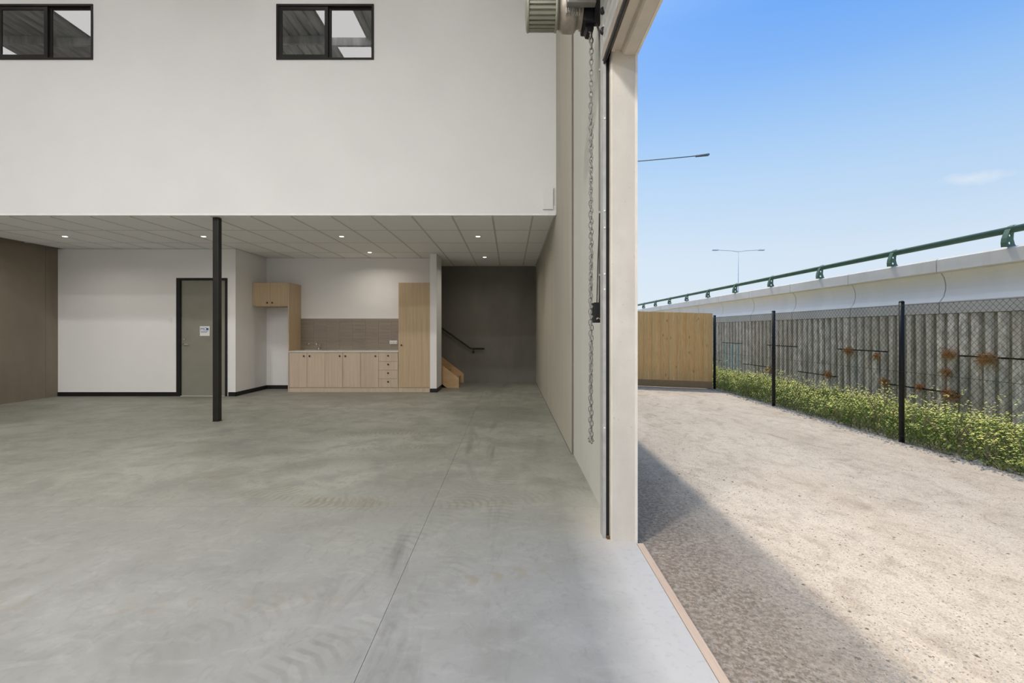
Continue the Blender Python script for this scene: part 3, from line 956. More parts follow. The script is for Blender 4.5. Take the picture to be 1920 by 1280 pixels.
part('spout', B().cyl((tx, 11.58, 0.908), (tx, 11.58, 0.96), 0.022).tube([(tx, 11.58, 0.95), (tx, 11.58, 1.03), (tx, 11.55, 1.065), (tx, 11.50, 1.07), (tx, 11.45, 1.055), (tx, 11.44, 1.03)], 0.012, 10), MAT['chrome'], tp)
part('lever', B().tube([(tx, 11.58, 0.96), (tx + 0.03, 11.575, 1.0), (tx + 0.035, 11.55, 1.05)], 0.007, 8), MAT['chrome'], tp)
hk = thing('wall_valve', (-4.67, YK, 1.03), 'small round chrome fitting on the tiles left of the tap', 'valve')
part('flange', B().lathe((-4.70, YK - 0.016, 1.045), (0, -1, 0), [(0, 0.035), (0.006, 0.033), (0.01, 0.018), (0.03, 0.016), (0.034, 0.010)], 18), MAT['chrome'], hk)

# splashback tiles
sp = thing('splashback', (-3.66, YK, 0.91), 'taupe tiled splashback of long low tiles behind the bench', 'splashback')
part('grout', B().box(-4.876, BX1, YK - 0.006, YK - 0.0005, 0.909, 1.636), MAT['grout'], sp)
rows, cols = 9, 8
th = (1.636 - 0.909) / rows
tw = (BX1 + 4.876) / cols
tm = B().box(-tw / 2 + .0008, tw / 2 - .0008, -0.012, -0.0055, -th / 2 + .0035, th / 2 - .0035, 0.001).mesh('tile', MAT['splash'])
for r_ in range(rows):
    for c_ in range(cols):
        place('tile', tm, (-4.876 + tw * (c_ + .5), YK, 0.909 + th * (r_ + .5)), sp)
po = thing('power_outlet', (-2.64, YK, 1.06), 'white double power outlet on the taupe tiles', 'power outlet')
b = B().box(-2.81, -2.63, YK - 0.022, YK - 0.0125, 1.045, 1.125, 0.003)
part('plate', b, MAT['white_plastic'], po)
for q_ in (-2.785, -2.735, -2.705, -2.655):
    part('socket', B().box(q_, q_ + 0.01, YK - .0245, YK - .022, 1.07, 1.09), MAT['black_plastic'], po)

# overhead cupboard
oc = thing('overhead_cabinet', (-5.28, KY, 1.89), 'small timber-look wall cupboard above the empty fridge gap', 'cabinet')
OX0, OX1 = XK + 0.003, -4.896
part('carcass', B().box(OX0, OX1, KY + 0.002, YK - 0.002, 1.89, ZT), MAT['laminate_warm'], oc)
om = (OX0 + OX1) / 2
for i, (a_, c_) in enumerate(((OX0 + .001, om), (om, OX1 - .001))):
    d = part('door', B().box(a_ + g / 2, c_ - g / 2, KY - 0.018, KY, 1.893, ZT - 0.003, 0.0015), MAT['laminate_warm'], oc)
    knob(om - 0.055 if i == 0 else om + 0.055, KY - 0.018, 1.965, d)

# pantry
pn = thing('tall_cupboard', ((PX0 + PX1) / 2, KY, 0), 'tall single-door timber-look cupboard at the right end of the bench', 'cabinet')
part('carcass', B().box(PX0, PX1, KY + 0.002, YK - 0.002, 0.10, ZT), MAT['laminate_warm'], pn)
d = part('door', B().box(PX0 + 0.003, PX1 - 0.003, KY - 0.018, KY, 0.105, ZT - 0.002, 0.0015), MAT['laminate_warm'], pn)
knob(PX0 + 0.07, KY - 0.018, 1.035, d)
part('plinth', B().box(PX0, PX1, KY - 0.004, KY + 0.02, 0.0, 0.098, 0.001), MAT['laminate'], pn)

# ------------------------------------------------------------------ timber stairs climbing left behind the nib
stt = thing('timber_stairs', (-1.22, 12.3, 0), 'raw pine staircase climbing left behind the white nib wall', 'stairs')
SL = 0.755   # rise per run


def stringer(y0, y1, xe):
    xl = -4.2
    top = lambda x: 0.24 + (xe - x) * SL
    poly = [(xe, 0), (xe, 0.235), (xl, top(xl)), (xl, top(xl) - 0.36), (xe - 0.28, 0)]
    return B().prism(poly, 'y', y0, y1)


part('stringer', stringer(11.86, 11.90, -1.22), MAT['pine'], stt)
part('stringer', stringer(13.08, 13.13, -1.22), MAT['pine'], stt)
rise, run = 0.185, 0.245
for k in range(11):
    x = -1.30 - run * k
    z = rise * (k + 1)
    part('tread', B().box(x - run - 0.02, x, 11.90, 13.08, z - 0.032, z, 0.003), MAT['pine'], stt)
    part('riser', B().box(x - 0.034, x - 0.018, 11.90, 13.08, z - rise + 0.001, z - 0.033), MAT['pine'], stt)
hr = thing('handrail', (-0.9, YB, 0.88), 'black steel handrail fixed on the shaded wall above the stairs', 'handrail')
hy = YB - 0.07
part('rail', B().tube([(-3.4, hy, 2.63), (-1.86, hy, 1.475), (-1.06, hy, 0.905), (-1.0, hy, 0.885), (-0.68, hy, 0.885)], 0.021, 12), MAT['black_steel'], hr)
for bx_, bz in ((-0.97, 0.865), (-2.3, 1.79)):
    part('wall_bracket', B().tube([(bx_, hy, bz + .005), (bx_, hy, bz - 0.06), (bx_, YB - .01, bz - 0.075)], 0.009, 8).cyl((bx_, YB - 0.012, bz - 0.075), (bx_, YB - 0.002, bz - 0.075), 0.034), MAT['black_steel'], hr)

# ------------------------------------------------------------------ roller door
rd = thing('roller_door', (0.62, 0.7, ZH), 'rolled up grey steel roller door above the wide opening', 'roller door')
b = B()
zc = ZH + 0.055
while zc < 3.95:                           # curved interlocking slats
    b.prism([(0.612, zc), (0.604, zc + .02), (0.602, zc + .04), (0.604, zc + .06), (0.612, zc + .079), (0.618, zc + .079), (0.618, zc)], 'y', YJ2, YJ + 0.05)
    zc += 0.08
part('curtain', b, MAT['galv'], rd)
part('bottom_rail', B().box(0.596, 0.626, YJ2, YJ + 0.05, ZH - 0.012, ZH + 0.05, 0.003), MAT['motor_cast'], rd)
part('rubber_seal', B().box(0.604, 0.618, YJ2, YJ + 0.05, ZH - 0.03, ZH - 0.012, 0.002), MAT['black_plastic'], rd)
part('drum', B().cyl((0.38, YJ2, 3.98), (0.38, YJ + 0.16, 3.98), 0.225, n=40), MAT['galv'], rd)
# guide: galvanised channel with a dark slot towards the opening
part('guide_channel', B().box(0.602, 0.622, YJ + 0.050, YJ + 0.056, 0, 3.7).box(0.602, 0.608, YJ + .056, YJ + 0.15, 0, 3.7).box(0.608, XN - .001, YJ + .144, YJ + .15, 0, 3.7), MAT['galv'], rd)
part('guide_slot', B().box(0.622, 0.647, YJ + 0.058, YJ + 0.10, 0, 3.7), MAT['black'], rd)
part('floor_dirt', B().box(0.625, XW + .01, YJ + 0.035, YJ + 0.056, 0, 0.02, 0.004), MAT['rust'], rd)
b = B()
for z in (0.72, 1.62, 1.72, 2.02, 2.13, 2.73):
    b.cyl((0.612, YJ + 0.050, z), (0.612, YJ + 0.044, z), 0.006, n=8)
part('fixing_bolt', b, MAT['white_plastic'], rd)
for z in (3.30, 3.43):
    part('guide_roller', B().lathe((0.606, YJ + 0.06, z), (0, -1, 0), [(0, .02), (0.0, 0.024), (0.018, 0.024), (0.022, 0.014)], 14), MAT['black_plastic'], rd)

# motor unit
mt = thing('door_motor', (0.3, 3.6, 3.6), 'grey finned electric motor hanging beside the roller door top', 'motor')
MY, MZ = 3.60, 3.645
n_f = 26
b = B()
vs_, fs_ = [], []
ring = []
for k in range(n_f):                        # finned motor shell along X
    a0_ = 2 * PI * k / n_f
    for frac, rr in ((0.0, 0.118), (0.26, 0.118), (0.36, 0.134), (0.9, 0.134)):
        t_ = a0_ + frac * 2 * PI / n_f
        ring.append((MY + rr * math.cos(t_), MZ + rr * math.sin(t_)))
b.prism(ring, 'x', 0.132, 0.318)
part('finned_body', b, MAT['motor_grey'], mt)
part('end_cap', B().lathe((0.132, MY, MZ), (-1, 0, 0), [(0, 0.138), (0.012, 0.138), (0.02, 0.12), (0.026, 0.05)], 32), MAT['motor_grey'], mt)
part('collar', B().lathe((0.316, MY, MZ), (1, 0, 0), [(0, 0.136), (0.016, 0.14), (0.02, 0.12), (0.035, 0.115)], 32), MAT['motor_grey'], mt)
part('gear_housing', B().lathe((0.34, MY, MZ), (1, 0, 0), [(0, 0.112), (0.02, 0.132), (0.04, 0.146), (0.10, 0.148), (0.125, 0.14), (0.135, 0.12), (0.155, 0.115), (0.16, 0.128), (0.172, 0.128)], 32), MAT['motor_cast'], mt)
b = B()
for k in range(9):
    x = 0.385 + k * 0.011
    b.box(x, x + 0.005, MY - 0.150, MY - 0.11, MZ - 0.105, MZ - 0.06, 0.001)
part('cooling_fin', b, MAT['chrome'], mt)
part('terminal_box', B().box(0.385, 0.585, MY - 0.20, MY - 0.135, MZ - 0.065, MZ + 0.16, 0.008).box(.42, .56, MY - .15, MY, MZ + .13, MZ + .16), MAT['lamp_grey'], mt)
part('brake_box', B().box(0.586, 0.655, MY - 0.20, MY + 0.08, MZ - 0.065, MZ + 0.16, 0.006), MAT['black_plastic'], mt)
part('chain_wheel_cover', B().box(0.512, 0.592, MY - 0.10, MY + 0.10, MZ - 0.13, MZ + 0.10, 0.016), MAT['black_plastic'], mt)
part('chain_guide', B().prism([(0.53, MZ - 0.125), (0.592, MZ - 0.125), (0.59, MZ - 0.16), (0.575, MZ - 0.172), (0.545, MZ - 0.165)], 'y', MY - 0.05, MY + 0.06), MAT['black_plastic'], mt)
part('mounting_plate', B().box(0.655, XN - .001, MY - 0.12, MY + 0.12, MZ - 0.02, MZ + 0.55, 0.002), MAT['galv'], mt)
part('drive_shaft', B().cyl((0.38, YJ + 0.16, 3.98), (0.38, MY + 0.05, 3.98), 0.03).box(.36, .66, MY - .02, MY + .0, 3.9, 4.02), MAT['black_steel'], mt)

# hand chain: a closed loop of links
hc = thing('hand_chain', (0.575, MY, 0.56), 'long galvanised hand chain looping down from the motor', 'chain')
LP, LW, WR = 0.050, 0.034, 0.0036
pts = []
for k in range(14):
    t_ = 2 * PI * k / 14
    pts.append((LW / 2 * 0.72 * math.cos(t_), 0, LP / 2 * 0.92 * math.sin(t_) * (1.0)))
lk = B().tube(pts, WR, 5, closed=True).mesh('chain_link', MAT['chain'])
pitch = 0.0385
ztop, zbot = MZ - 0.155, 0.60
n_l = int((ztop - zbot) / pitch)
for s_ in (-1, 1):
    for k in range(n_l + 1):
        z = ztop - k * pitch
        ph = 0.6 + s_ * 0.5
        wob = 0.0028 * math.sin(k * 0.35 + s_)
        place('chain_link', lk, (0.578 + s_ * 0.0075 + wob, MY + s_ * 0.035, z), hc, (0, 0, ph + (PI / 2 if k % 2 else 0)))
for k in range(1, 5):
    t_ = PI * k / 5
    place('chain_link', lk, (0.578, MY + 0.035 * math.cos(t_), zbot - 0.035 * math.sin(t_) + .0), hc, (PI / 2 - t_ if k != 2 else 0.6, 0, 0.6))

# control box with conduit
cb = thing('control_box', (0.64, 3.62, 1.42), 'black door control box on the pale wall beside the chain', 'control box')
part('enclosure', B().box(0.588, XN - 0.0005, 3.52, 3.63, 1.408, 1.55, 0.004), MAT['black_plastic'], cb)
part('push_button', B().cyl((0.588, 3.575, 1.52), (0.582, 3.575, 1.52), 0.011).cyl((0.588, 3.575, 1.45), (0.582, 3.575, 1.45), 0.011), MAT['lamp_grey'], cb)
part('chain_cleat', B().tube([(XW - 0.001, 3.52, 1.43), (0.655, 3.505, 1.425), (0.63, 3.50, 1.432), (0.61, 3.50, 1.44), (0.60, 3.50, 1.43)], 0.005, 8).tube([(0.66, 3.50, 1.425), (0.652, 3.49, 1.40), (0.667, 3.49, 1.375)], 0.004, 8), MAT['chrome'], cb)
cn = thing('conduit', (0.65, 3.60, 2.5), 'thin grey conduit running down the wall from motor to control box', 'conduit')
part('pipe', B().tube([(0.60, 3.60, 3.56), (0.622, 3.60, 3.545), (0.637, 3.60, 3.50), (0.640, 3.60, 3.42), (0.640, 3.60, 2.2), (0.640, 3.60, 1.55)], 0.0075, 10), MAT['pipe_grey'], cn)
part('cable', B().tube([(0.632, 3.575, 2.05), (0.624, 3.575, 1.85), (0.617, 3.575, 1.55)], 0.0035, 8).tube([(0.640, 3.594, 2.2), (0.632, 3.575, 2.05)], .0035, 8), MAT['black_plastic'], cn)
for z in (3.22, 2.2, 1.75):
    part('saddle_clip', B().box(0.633, XN - .0005, 3.588, 3.612, z - 0.008, z + 0.008, 0.002), MAT['galv'], cn)

# ------------------------------------------------------------------ timber edging along the slab
te = thing('timber_edging', (0.83, 0, 0), 'narrow raw timber board edging the slab outside the opening', 'edging board')
part('board', B().box(0.806, 0.848, -1.8, YJ - 0.01, -0.14, -0.004, 0.003), MAT['edging'], te)

# ------------------------------------------------------------------ paling fence (gate) across the yard
A_ = Vector((4.80, 11.90, 0)); C_ = Vector((0.82, 13.52, 0))
dv = (C_ - A_); Lg = dv.length; dn = dv.normalized()
ang = math.atan2(dn.y, dn.x)
pf = thing('paling_fence', (A_.x, A_.y, GZ), 'new golden timber paling fence closing the end of the yard', 'fence')
pm = [B().box(0.0, wv, -0.008, 0.008, 0.09, hv, 0.002).mesh('paling', MAT['paling']) for wv, hv in ((0.102, 1.0), (0.107, 1.0), (0.098, 1.0))]
x = 0.0; k = 0
while x < Lg - 0.11:
    t_ = x / 1.8
    top_ = 1.80 + 0.075 * t_
    top_ = min(top_, 1.97)
    p = A_ + dn * x
    mi_ = k % 3
    me = pm[mi_]
    o = place('paling', me, (p.x, p.y, GZ), pf, (0, 0, ang))
    o.scale.z = (top_ + random.uniform(-0.003, 0.003))
    nrm_ = Vector((-dn.y, dn.x, 0))
    o.location += nrm_ * (0.018 * (1 if k % 2 else -0.2))
    x += 0.0985
    k += 1
for z in (0.45, 1.0, 1.6):
    b = B()
    n2 = Vector((dn.y, -dn.x, 0)) * 0.045
    p0, p1 = A_ - n2 * 1.0, C_ - n2 * 1.0
    for_rot = B().box(0, Lg - .02, -0.065, -0.03, z - 0.035, z + 0.035, 0.002).mesh('rail', MAT['plinth_board'])
    place('rail', for_rot, (A_.x, A_.y, GZ), pf, (0, 0, ang))
for x in (0.06, 1.9, 3.9):
    place('fence_post', B().box(x, x + 0.1, -0.165, -0.066, 0, 1.7, 0.003).mesh('fence_post', MAT['plinth_board']), (A_.x, A_.y, GZ), pf, (0, 0, ang))
place('plinth_board', B().box(0, Lg - .02, 0.012, 0.035, 0.008, 0.175, 0.002).mesh('plinth_board', MAT['plinth_board']), (A_.x, A_.y, GZ), pf, (0, 0, ang))

# ------------------------------------------------------------------ chain-link fence
XF = 4.83
cf = thing('wire_fence', (XF, 8, GZ), 'black chain wire fence on black posts beside the gravel yard', 'fence')
for y in (11.86, 9.2, 6.19, 3.2, 0.2):
    part('fence_post', B().cyl((XF, y, GZ - 0.05), (XF, y, 1.70), 0.030, n=14).lathe((XF, y, 1.70), (0, 0, 1), [(0, 0.031), (0.01, 0.03), (0.02, 0.018)], 14), MAT['black_steel'], cf)
b = B()
y0_, y1_, z0_, z1_ = 0.2, 11.86, 0.02, 1.66
hh = z1_ - z0_
st = 0.068
sl_ = 0.95
xw_ = XF - 0.036
y = y0_ - hh / sl_
while y < y1_:
    for s_ in (1, -1):
        ya = y; yb = y + hh / sl_
        za, zb = (z0_, z1_) if s_ > 0 else (z1_, z0_)
        # clip to the bay
        ca, cb_ = max(ya, y0_), min(yb, y1_)
        if cb_ - ca > 0.02:
            f0 = (ca - ya) / (yb - ya); f1 = (cb_ - ya) / (yb - ya)
            b.cyl((xw_ + 0.0015 * s_, ca, za + (zb - za) * f0), (xw_ + 0.0015 * s_, cb_, za + (zb - za) * f1), 0.0014, n=3, caps=False, smooth=False)
    y += st
o = part('wire_mesh', b, MAT['black_steel'], cf, fix=False)
o['kind'] = 'stuff'
for z in (0.06, 0.85, 1.66):
    part('tension_wire', B().cyl((xw_ + 0.004, y0_, z), (xw_ + 0.004, y1_, z), 0.0022, n=5), MAT['black_steel'], cf)

# ------------------------------------------------------------------ retaining wall of interlocking ribbed panels
RX = 7.0
rw = thing('retaining_wall', (RX, 10, GZ), 'weathered grey retaining wall of interlocking ribbed concrete panels', 'retaining wall')
CW = 1.46
RB = 1.63
part('wall_core', B().box(RX + 0.12, RX + 0.4, -1.0, 70, -0.2, RB - 0.002), MAT['panel_back'], rw)
pitch_r = CW / 7
ribm = {}


def rib(length, k, mat_='panel'):
    key = (round(length, 3), k, mat_)
    if key not in ribm:
        wv = (0.105, 0.125, 0.092)[k]
        rr_ = random.Random(k + int(length * 100))
        n_ = max(2, int(length / 0.28))
        b = B()
        vs_, fs_ = [], []
        for i in range(n_ + 1):
            z = length * i / n_
            j1, j2, j3 = rr_.uniform(-.006, .006), rr_.uniform(-.006, .006), rr_.uniform(-.006, .006)
            vs_ += [(0.0, -wv / 2 - 0.012 + j1, z), (-0.034 + j3, -wv / 2 + 0.008 + j2, z), (-0.036 - j3, wv / 2 - 0.004 + j1, z), (0.0, wv / 2 + j2, z)]
        for i in range(n_):
            a_ = 4 * i; c_ = 4 * (i + 1)
            for q in range(3):
                fs_.append((a_ + q, a_ + q + 1, c_ + q + 1, c_ + q))
        fs_ += [(3, 2, 1, 0), (4 * n_, 4 * n_ + 1, 4 * n_ + 2, 4 * n_ + 3)]
        b.add(vs_, fs_)
        ribm[key] = b.mesh('rib', MAT[mat_])
    return ribm[key]


c0 = 7.87
for ci in range(-6, 8):
    ya, yb = c0 + CW * ci, c0 + CW * (ci + 1)
    zj = 0.36 if ci % 2 == 0 else 0.96
    rows_ = [(zj + 0.008, RB), (zj - 1.2, zj - 0.008)] if ci % 2 else [(zj + 0.008, RB), (-0.15, zj - 0.008)]
    for ri, (za, zb) in enumerate(rows_):
        za = max(za, -0.15)
        turq = (ci == 5 and ri == 1)
        org = (RX + 0.035, ya, za)
        p = part('panel', B().box(RX + 0.035, RX + 0.115, ya + 0.008, yb - 0.008, za, zb, 0.006), MAT['panel_turq'] if turq else MAT['panel_back'], rw, origin=org)
        if turq: p['label'] = 'panel with faded turquoise paint'
        for k in range(7):
            y = ya + pitch_r * (k + 0.5)
            sel = random.randrange(3)
            cc = place('rib', rib(zb - za - 0.012, sel, 'panel_turq' if turq and k % 2 else 'panel'), (RX + 0.036, y, za + 0.006), p)
part('far_panel', B().box(RX + 0.02, RX + 0.115, c0 + CW * 8 + .01, 70, -0.15, RB), MAT['panel'], rw)

# ------------------------------------------------------------------ bridge parapet
br = thing('road_bridge', (RX, 15, 1.7), 'white concrete road bridge parapet on top of the panel wall', 'bridge')
prof = [(RX - 0.02, 2.525), (RX - 0.05, 2.50), (RX - 0.05, 2.31), (RX - 0.03, 2.295), (RX + 0.055, 2.27), (RX + 0.10, 2.20), (RX + 0.115, 2.10),
        (RX + 0.10, 1.98), (RX + 0.055, 1.88), (RX + 0.0, 1.83), (RX + 0.0, 1.82), (RX + 0.45, 1.82), (RX + 0.45, 2.525)]
SEG = 2.14
j0 = 8.18
cap_poly = [(RX - 0.02, 2.525), (RX - 0.05, 2.50), (RX - 0.05, 2.31), (RX - 0.035, 2.297), (RX + 0.05, 2.29), (RX + 0.45, 2.29), (RX + 0.45, 2.525)]
web_poly = [(RX + 0.03, 2.29), (RX + 0.075, 2.22), (RX + 0.10, 2.12), (RX + 0.10, 2.02), (RX + 0.07, 1.91), (RX + 0.01, 1.825), (RX + 0.01, 1.82), (RX + 0.45, 1.82), (RX + 0.45, 2.29)]
cap_m = B().prism(cap_poly, 'y', 0.009, SEG - 0.009).mesh('parapet_cap', MAT['bridge_cap'], (RX, 0, 2.0))
web_m = B().prism(web_poly, 'y', 0.012, SEG - 0.012).mesh('parapet_segment', MAT['bridge_white'], (RX, 0, 2.0))
bnd_m = B().box(RX - 0.005, RX + 0.45, 0.010, SEG - 0.010, RB + 0.0, 1.82).mesh('ledge', MAT['bridge_band_shaded'], (RX, 0, 2.0))
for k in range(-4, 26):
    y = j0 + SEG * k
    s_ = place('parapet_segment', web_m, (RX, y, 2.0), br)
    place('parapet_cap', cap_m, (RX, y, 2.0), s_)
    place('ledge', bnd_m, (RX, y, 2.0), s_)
part('joint_filler', B().box(RX + 0.12, RX + 0.44, j0 - SEG * 4, j0 + SEG * 26, 1.64, 2.5), MAT['seam'], br)
part('deck', B().box(RX + 0.45, RX + 30, -6, 90, 1.7, 1.95), MAT['asphalt'], br)

# ------------------------------------------------------------------ guard rail
gr = thing('guard_rail', (RX, 15, 2.525), 'dark green tubular guard rail on curved posts along the bridge', 'guard rail')
RZc = 1.35 + 0.2025 * RX
xr = RX + 0.02
part('rail_tube', B().cyl((xr, -0.5, RZc), (xr, 64, RZc), 0.048, n=18), MAT['rail_green'], gr)
# bracket: curved plate with two round holes, and a lighter front flange
def bracket_mesh():
    outer = []
    z0b = 2.525
    # outline of the plate in x,z relative to (xr, z0b)
    hT = RZc - z0b
    L_ = [(-0.098, 0.0), (-0.103, 0.06), (-0.095, 0.12), (-0.075, 0.175), (-0.045, hT + 0.0), (-0.005, hT + 0.052), (0.035, hT + 0.068)]
    R_ = [(0.045, hT), (0.030, 0.175), (0.026, 0.11), (0.045, 0.04), (0.075, 0.0)]
    outline = L_ + R_
    holes = [((-0.022, 0.160), 0.018), ((-0.026, 0.055), 0.020)]
    bm = bmesh.new()
    # triangulate the outline with holes through a 2-D fill
    loops = [outline] + [[(hx_ + r_ * math.cos(2 * PI * i / 10), hz_ + r_ * math.sin(2 * PI * i / 10)) for i in range(10)] for (hx_, hz_), r_ in holes]
    allv = []
    edges_ = []
    for lp in loops:
        vv = [bm.verts.new((u, 0, v)) for u, v in lp]
        for i in range(len(vv)):
            edges_.append(bm.edges.new((vv[i], vv[(i + 1) % len(vv)])))
    bmesh.ops.triangle_fill(bm, use_beauty=True, use_dissolve=False, edges=edges_)
    geom = bmesh.ops.extrude_face_region(bm, geom=bm.faces[:])
    for v in [g_ for g_ in geom['geom'] if isinstance(g_, bmesh.types.BMVert)]:
        v.co.y += 0.016
    bmesh.ops.recalc_face_normals(bm, faces=bm.faces)
    me = bpy.data.meshes.new('bracket')
    bm.to_mesh(me); bm.free()
    me.materials.append(MAT['rail_green'])
    # front flange following the curved edge
    fl_ = B()
    for i in range(len(L_) - 1):
        (u0, v0), (u1, v1) = L_[i], L_[i + 1]
        fl_.add([(u0 - .006, -0.035, v0), (u0 - .006, 0.05, v0), (u1 - .006, 0.05, v1), (u1 - .006, -0.035, v1),
                 (u0 + .001, -0.035, v0), (u0 + .001, 0.05, v0), (u1 + .001, 0.05, v1), (u1 + .001, -0.035, v1)],
                [(0, 1, 2, 3), (7, 6, 5, 4), (0, 4, 5, 1), (1, 5, 6, 2), (2, 6, 7, 3), (3, 7, 4, 0)])
    return me, fl_.mesh('flange', MAT['rail_green'])


bk_m, flg_m = bracket_mesh()
for k in range(-3, 26):
    y = 7.02 + SEG * k
    o = place('bracket', bk_m, (xr, y, 2.525), gr)
    place('flange', flg_m, (xr, y, 2.525), o)

# ------------------------------------------------------------------ street lamps
def lamp_head(b, x, y, z, d):
    b.box(x - 0.30 * (d < 0) - 0.0, x + 0.30 * (d > 0) + .0, y - 0.12, y + 0.12, z - 0.05, z + 0.05, 0.02)


lx, ly = 25.0, 55.0
lp1 = thing('street_lamp', (lx, ly, 1.95), 'thin far street lamp with two arms rising behind the bridge rail', 'street lamp')
ztop_ = 1.35 + 150 / F * ly
part('pole', B().cyl((lx, ly, 1.95), (lx, ly, ztop_), 0.055, 0.035, n=10), MAT['lamp_hazed'], lp1)
for s_ in (-1, 1):
    part('arm', B().tube([(lx, ly, ztop_ - 0.1), (lx + s_ * 0.9, ly, ztop_ + 0.02), (lx + s_ * 2.2, ly, ztop_ + 0.08)], 0.035, 6), MAT['lamp_hazed'], lp1)
    part('lamp_head', B().box(lx + s_ * 2.2, lx + s_ * 2.85, ly - 0.15, ly + 0.15, ztop_ + 0.02, ztop_ + 0.13, 0.03), MAT['lamp_hazed'], lp1)
ly = 30.0; lx = 7.3
lp2 = thing('street_lamp', (lx, ly, 2.525), 'street lamp arm reaching out high in the sky from behind the door jamb', 'street lamp')
z1_ = 1.35 + 317 / F * ly
z2_ = 1.35 + 328 / F * ly
part('pole', B().cyl((lx, ly, 2.525), (lx, ly, z1_), 0.13, 0.06, n=12), MAT['lamp_grey'], lp2)
xe_ = (1308 - 957) / F * ly
part('arm', B().tube([(lx, ly, z1_), (lx + 2, ly, z1_ + 0.17), (xe_, ly, z2_)], 0.030, 8), MAT['lamp_grey'], lp2)
part('lamp_head', B().add([(xe_ - .1, ly - .12, z2_ - .05), (xe_ + .68, ly - .14, z2_ + .03), (xe_ + .68, ly + .14, z2_ + .03), (xe_ - .1, ly + .12, z2_ - .05),
                            (xe_ - .1, ly - .06, z2_ + .03), (xe_ + .66, ly - .1, z2_ + .12), (xe_ + .66, ly + .1, z2_ + .12), (xe_ - .1, ly + .06, z2_ + .03),
                            ], [(0, 3, 2, 1), (4, 5, 6, 7), (0, 1, 5, 4), (1, 2, 6, 5), (2, 3, 7, 6), (3, 0, 4, 7)]), MAT['lamp_grey'], lp2)

# ------------------------------------------------------------------ weeds along the panel wall
def mesh_fast(name, vs_, fs_, mi_, mats):
    me = bpy.data.meshes.new(name)
    me.from_pydata(vs_, [], fs_)
    for mt_ in mats: me.materials.append(mt_)
    me.polygons.foreach_set('material_index', mi_)
    me.update()
    return me


rg = random.Random(3)
vs_, fs_, mi_ = [], [], []


def leaf(p, d, ln_, wd_, mat_i):
    """pointed leaf: two triangles folded along the midrib"""
    up = Vector((0, 0, 1))
    side = d.cross(up)
    if side.length < 1e-3: side = Vector((1, 0, 0))
    side.normalize()
    tip = p + d * ln_
    mid = p + d * (ln_ * 0.45) + Vector((0, 0, 0.12 * ln_))
    k = len(vs_)
    vs_.extend([tuple(p), tuple(mid + side * wd_), tuple(tip), tuple(mid - side * wd_)])
    fs_.append((k, k + 1, k + 2)); fs_.append((k, k + 2, k + 3))
    mi_.extend([mat_i, mat_i])


def hgt(y):
    return (0.62 + 0.06 * min(y, 12.0) ** 1.0 if y < 11 else 1.28) * 0.27 + 0.10 * math.sin(y * 1.7) + 0.09 * math.sin(y * 4.1 + 1) + 0.04 * math.sin(y * 9 + 2)


for i in range(10500):
    y = 2.2 + 15.5 * rg.random() ** 1.25
    x = 4.86 + (RX - 5.08) * rg.random() ** 0.95
    frac = (x - 4.86) / (RX - 5.08)
    h = max(0.08, hgt(y + x) * rg.uniform(0.55, 1.25) * (1.10 - 0.66 * frac) * (1.5 if rg.random() < 0.08 else 1.0) * min(1.0, 0.45 + frac * 6))
    lean = Vector((rg.gauss(0, 0.16), rg.gauss(0, 0.16), 1)).normalized()
    base = Vector((x, y, GZ - 0.02))
    tone = rg.random() * 0.5 + 0.5 * (0.5 + 0.5 * math.sin(y * 2.3 + x * 3))
    n_ = rg.randint(7, 12)
    # stem
    k = len(vs_)
    top_ = base + lean * h
    vs_.extend([tuple(base + Vector((-.003, 0, 0))), tuple(base + Vector((.003, 0, 0))), tuple(top_)])
    fs_.append((k, k + 1, k + 2)); mi_.append(0)
    for q in range(n_):
        t_ = 0.12 + 0.88 * rg.random()
        a_ = rg.random() * 2 * PI
        d = Vector((math.cos(a_), math.sin(a_), rg.uniform(-0.1, 1.3))).normalized()
        mt_ = 1 if rg.random() < 0.25 + 0.5 * tone * t_ else (2 if rg.random() < 0.45 else 0)
        leaf(base + lean * (h * t_), d, rg.uniform(0.020, 0.050) * (1.25 - 0.5 * t_), rg.uniform(0.004, 0.009), mt_)
    if rg.random() < 0.5:
        for q in range(rg.randint(1, 4)):
            c_ = top_ + Vector((rg.gauss(0, 0.02), rg.gauss(0, 0.02), rg.gauss(0.0, 0.02)))
            for aa in (0, PI / 2):
                leaf(c_, Vector((math.cos(aa), math.sin(aa), 0.3)).normalized(), 0.018, 0.009, 3)
    if rg.random() < 0.04 + 0.06 * (y < 6):
        for q in range(5):
            d = Vector((rg.gauss(0, 0.35), rg.gauss(0, 0.35), 1)).normalized()
            leaf(base, d, h * rg.uniform(0.7, 1.1), 0.002, 4)
me = mesh_fast('weeds', vs_, fs_, mi_, [MAT['leaf_a'], MAT['leaf_b'], MAT['leaf_c'], MAT['flower'], MAT['dry_b']])
wo_ = bpy.data.objects.new('weeds', me); COL.objects.link(wo_)
tag(wo_, 'strip of green weeds with small yellow flowers behind the wire fence', 'weeds', kind='stuff')

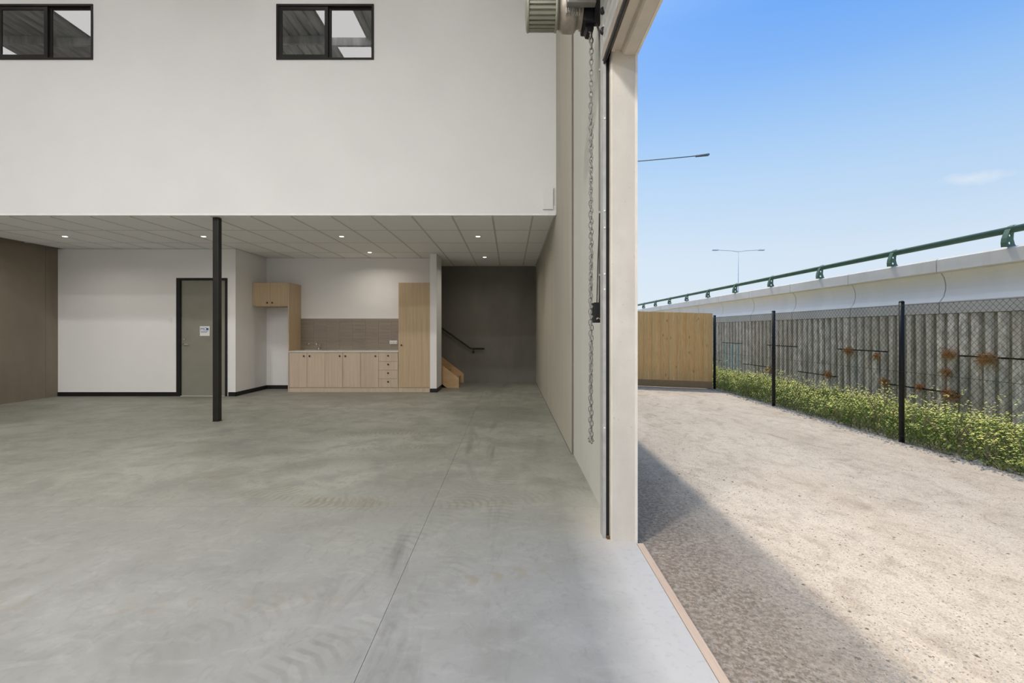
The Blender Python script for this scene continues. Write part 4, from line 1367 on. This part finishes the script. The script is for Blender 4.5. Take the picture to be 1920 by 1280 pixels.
# rusty dry tufts growing out of the panel joints
TF = [(1593, 657, .22, 'dry brown tuft on the upper joint left of the near fence post'),
      (1555, 702, .17, 'dry brown tuft low on the wall between the two near fence posts'),
      (1662, 716, .17, 'dry brown tuft just left of the nearest black fence post'),
      (1784, 664, .20, 'dry brown tuft at the joint corner right of the nearest post'),
      (1779, 698, .13, 'small dry brown tuft between two larger ones right of the nearest post'),
      (1787, 739, .24, 'largest dry brown tuft low on the wall right of the nearest post'),
      (1853, 672, .26, 'wide dry brown tuft on the horizontal joint at the right edge'),
      (1443, 692, .16, 'small dark dry tuft beside the far middle of the wall'),
      (1727, 725, .10, 'tiny dry tuft on the low joint behind the wire'),
      (1646, 667, .08, 'tiny dry tuft at the end of the upper joint left of the near post')]
for (px, py, wd_, lab) in TF:
    Yt = RX * F / (px - 957)
    Zt = H + (620 - py) / F * Yt
    vs_, fs_, mi_ = [], [], []
    base = Vector((RX + 0.0, Yt, Zt))
    for i in range(int(210 * wd_ / 0.2)):
        y_off = max(-wd_ * .6, min(wd_ * .6, rg.gauss(0, wd_ * 0.28)))
        d = Vector((-rg.uniform(0.3, 1.0), rg.gauss(0, 0.6), rg.uniform(-0.9, 0.5))).normalized()
        leaf(base + Vector((rg.uniform(-.03, .03), y_off, rg.gauss(0, 0.018 + 0.06 * wd_))), d, rg.uniform(0.04, 0.11), rg.uniform(0.003, 0.006), 0 if rg.random() < 0.7 else 1)
    vs_ = [(v[0] - base.x, v[1] - base.y, v[2] - base.z) for v in vs_]
    me = mesh_fast('dry_tuft', vs_, fs_, mi_, [MAT['dry'], MAT['dry_b']])
    o = bpy.data.objects.new('dry_tuft', me); COL.objects.link(o); o.location = base
    tag(o, lab, 'dry plant', 'dry tufts on the panel wall')

# loose stones on the gravel
vs_, fs_, mi_ = [], [], []
OCT = [(1, 0, 0), (0, 1, 0), (-1, 0, 0), (0, -1, 0), (0, 0, 1)]
for i in range(15000):
    q = rg.random()
    if q < 0.45:
        y = 1.2 + 5.5 * rg.random() ** 1.3; x = rg.uniform(0.87, 1.0 + 0.95 * (y + 0.2)); x = min(x, 4.8)
        s_ = abs(rg.gauss(0, 0.003)) + 0.0015
    elif q < 0.80:
        y = 1.2 + 4.0 * rg.random() ** 1.3; x = 0.87 + abs(rg.gauss(0, 0.65))
        s_ = abs(rg.gauss(0, 0.0035)) + 0.0015
    else:
        y = rg.uniform(2.5, 12); x = XF - 0.02 + rg.gauss(0, 0.07)
        s_ = abs(rg.gauss(0, 0.010)) + 0.006
    if x > 5.1 or y > 12: continue
    a_ = rg.random() * PI; ca, sa_ = math.cos(a_), math.sin(a_)
    ax, ay, az = s_ * rg.uniform(0.7, 1.4), s_ * rg.uniform(0.7, 1.3), s_ * rg.uniform(0.35, 0.75)
    k = len(vs_)
    for (u, v, w_) in OCT:
        u2, v2 = u * ax * rg.uniform(.8, 1.2), v * ay * rg.uniform(.8, 1.2)
        vs_.append((x + u2 * ca - v2 * sa_, y + u2 * sa_ + v2 * ca, GZ + w_ * az))
    fs_ += [(k, k + 1, k + 4), (k + 1, k + 2, k + 4), (k + 2, k + 3, k + 4), (k + 3, k, k + 4)]
    r_ = rg.random()
    if q >= 0.8: mm_ = 0 if r_ < 0.8 else 2
    else: mm_ = 1 if r_ < 0.55 else (2 if r_ < 0.8 else 0)
    mi_ += [mm_] * 4
me = mesh_fast('loose_gravel', vs_, fs_, mi_, [MAT['stone_a'], MAT['stone_b'], MAT['stone_c']])
o = bpy.data.objects.new('loose_gravel', me); COL.objects.link(o)
tag(o, 'loose small stones strewn over the gravel yard', 'gravel', kind='stuff')
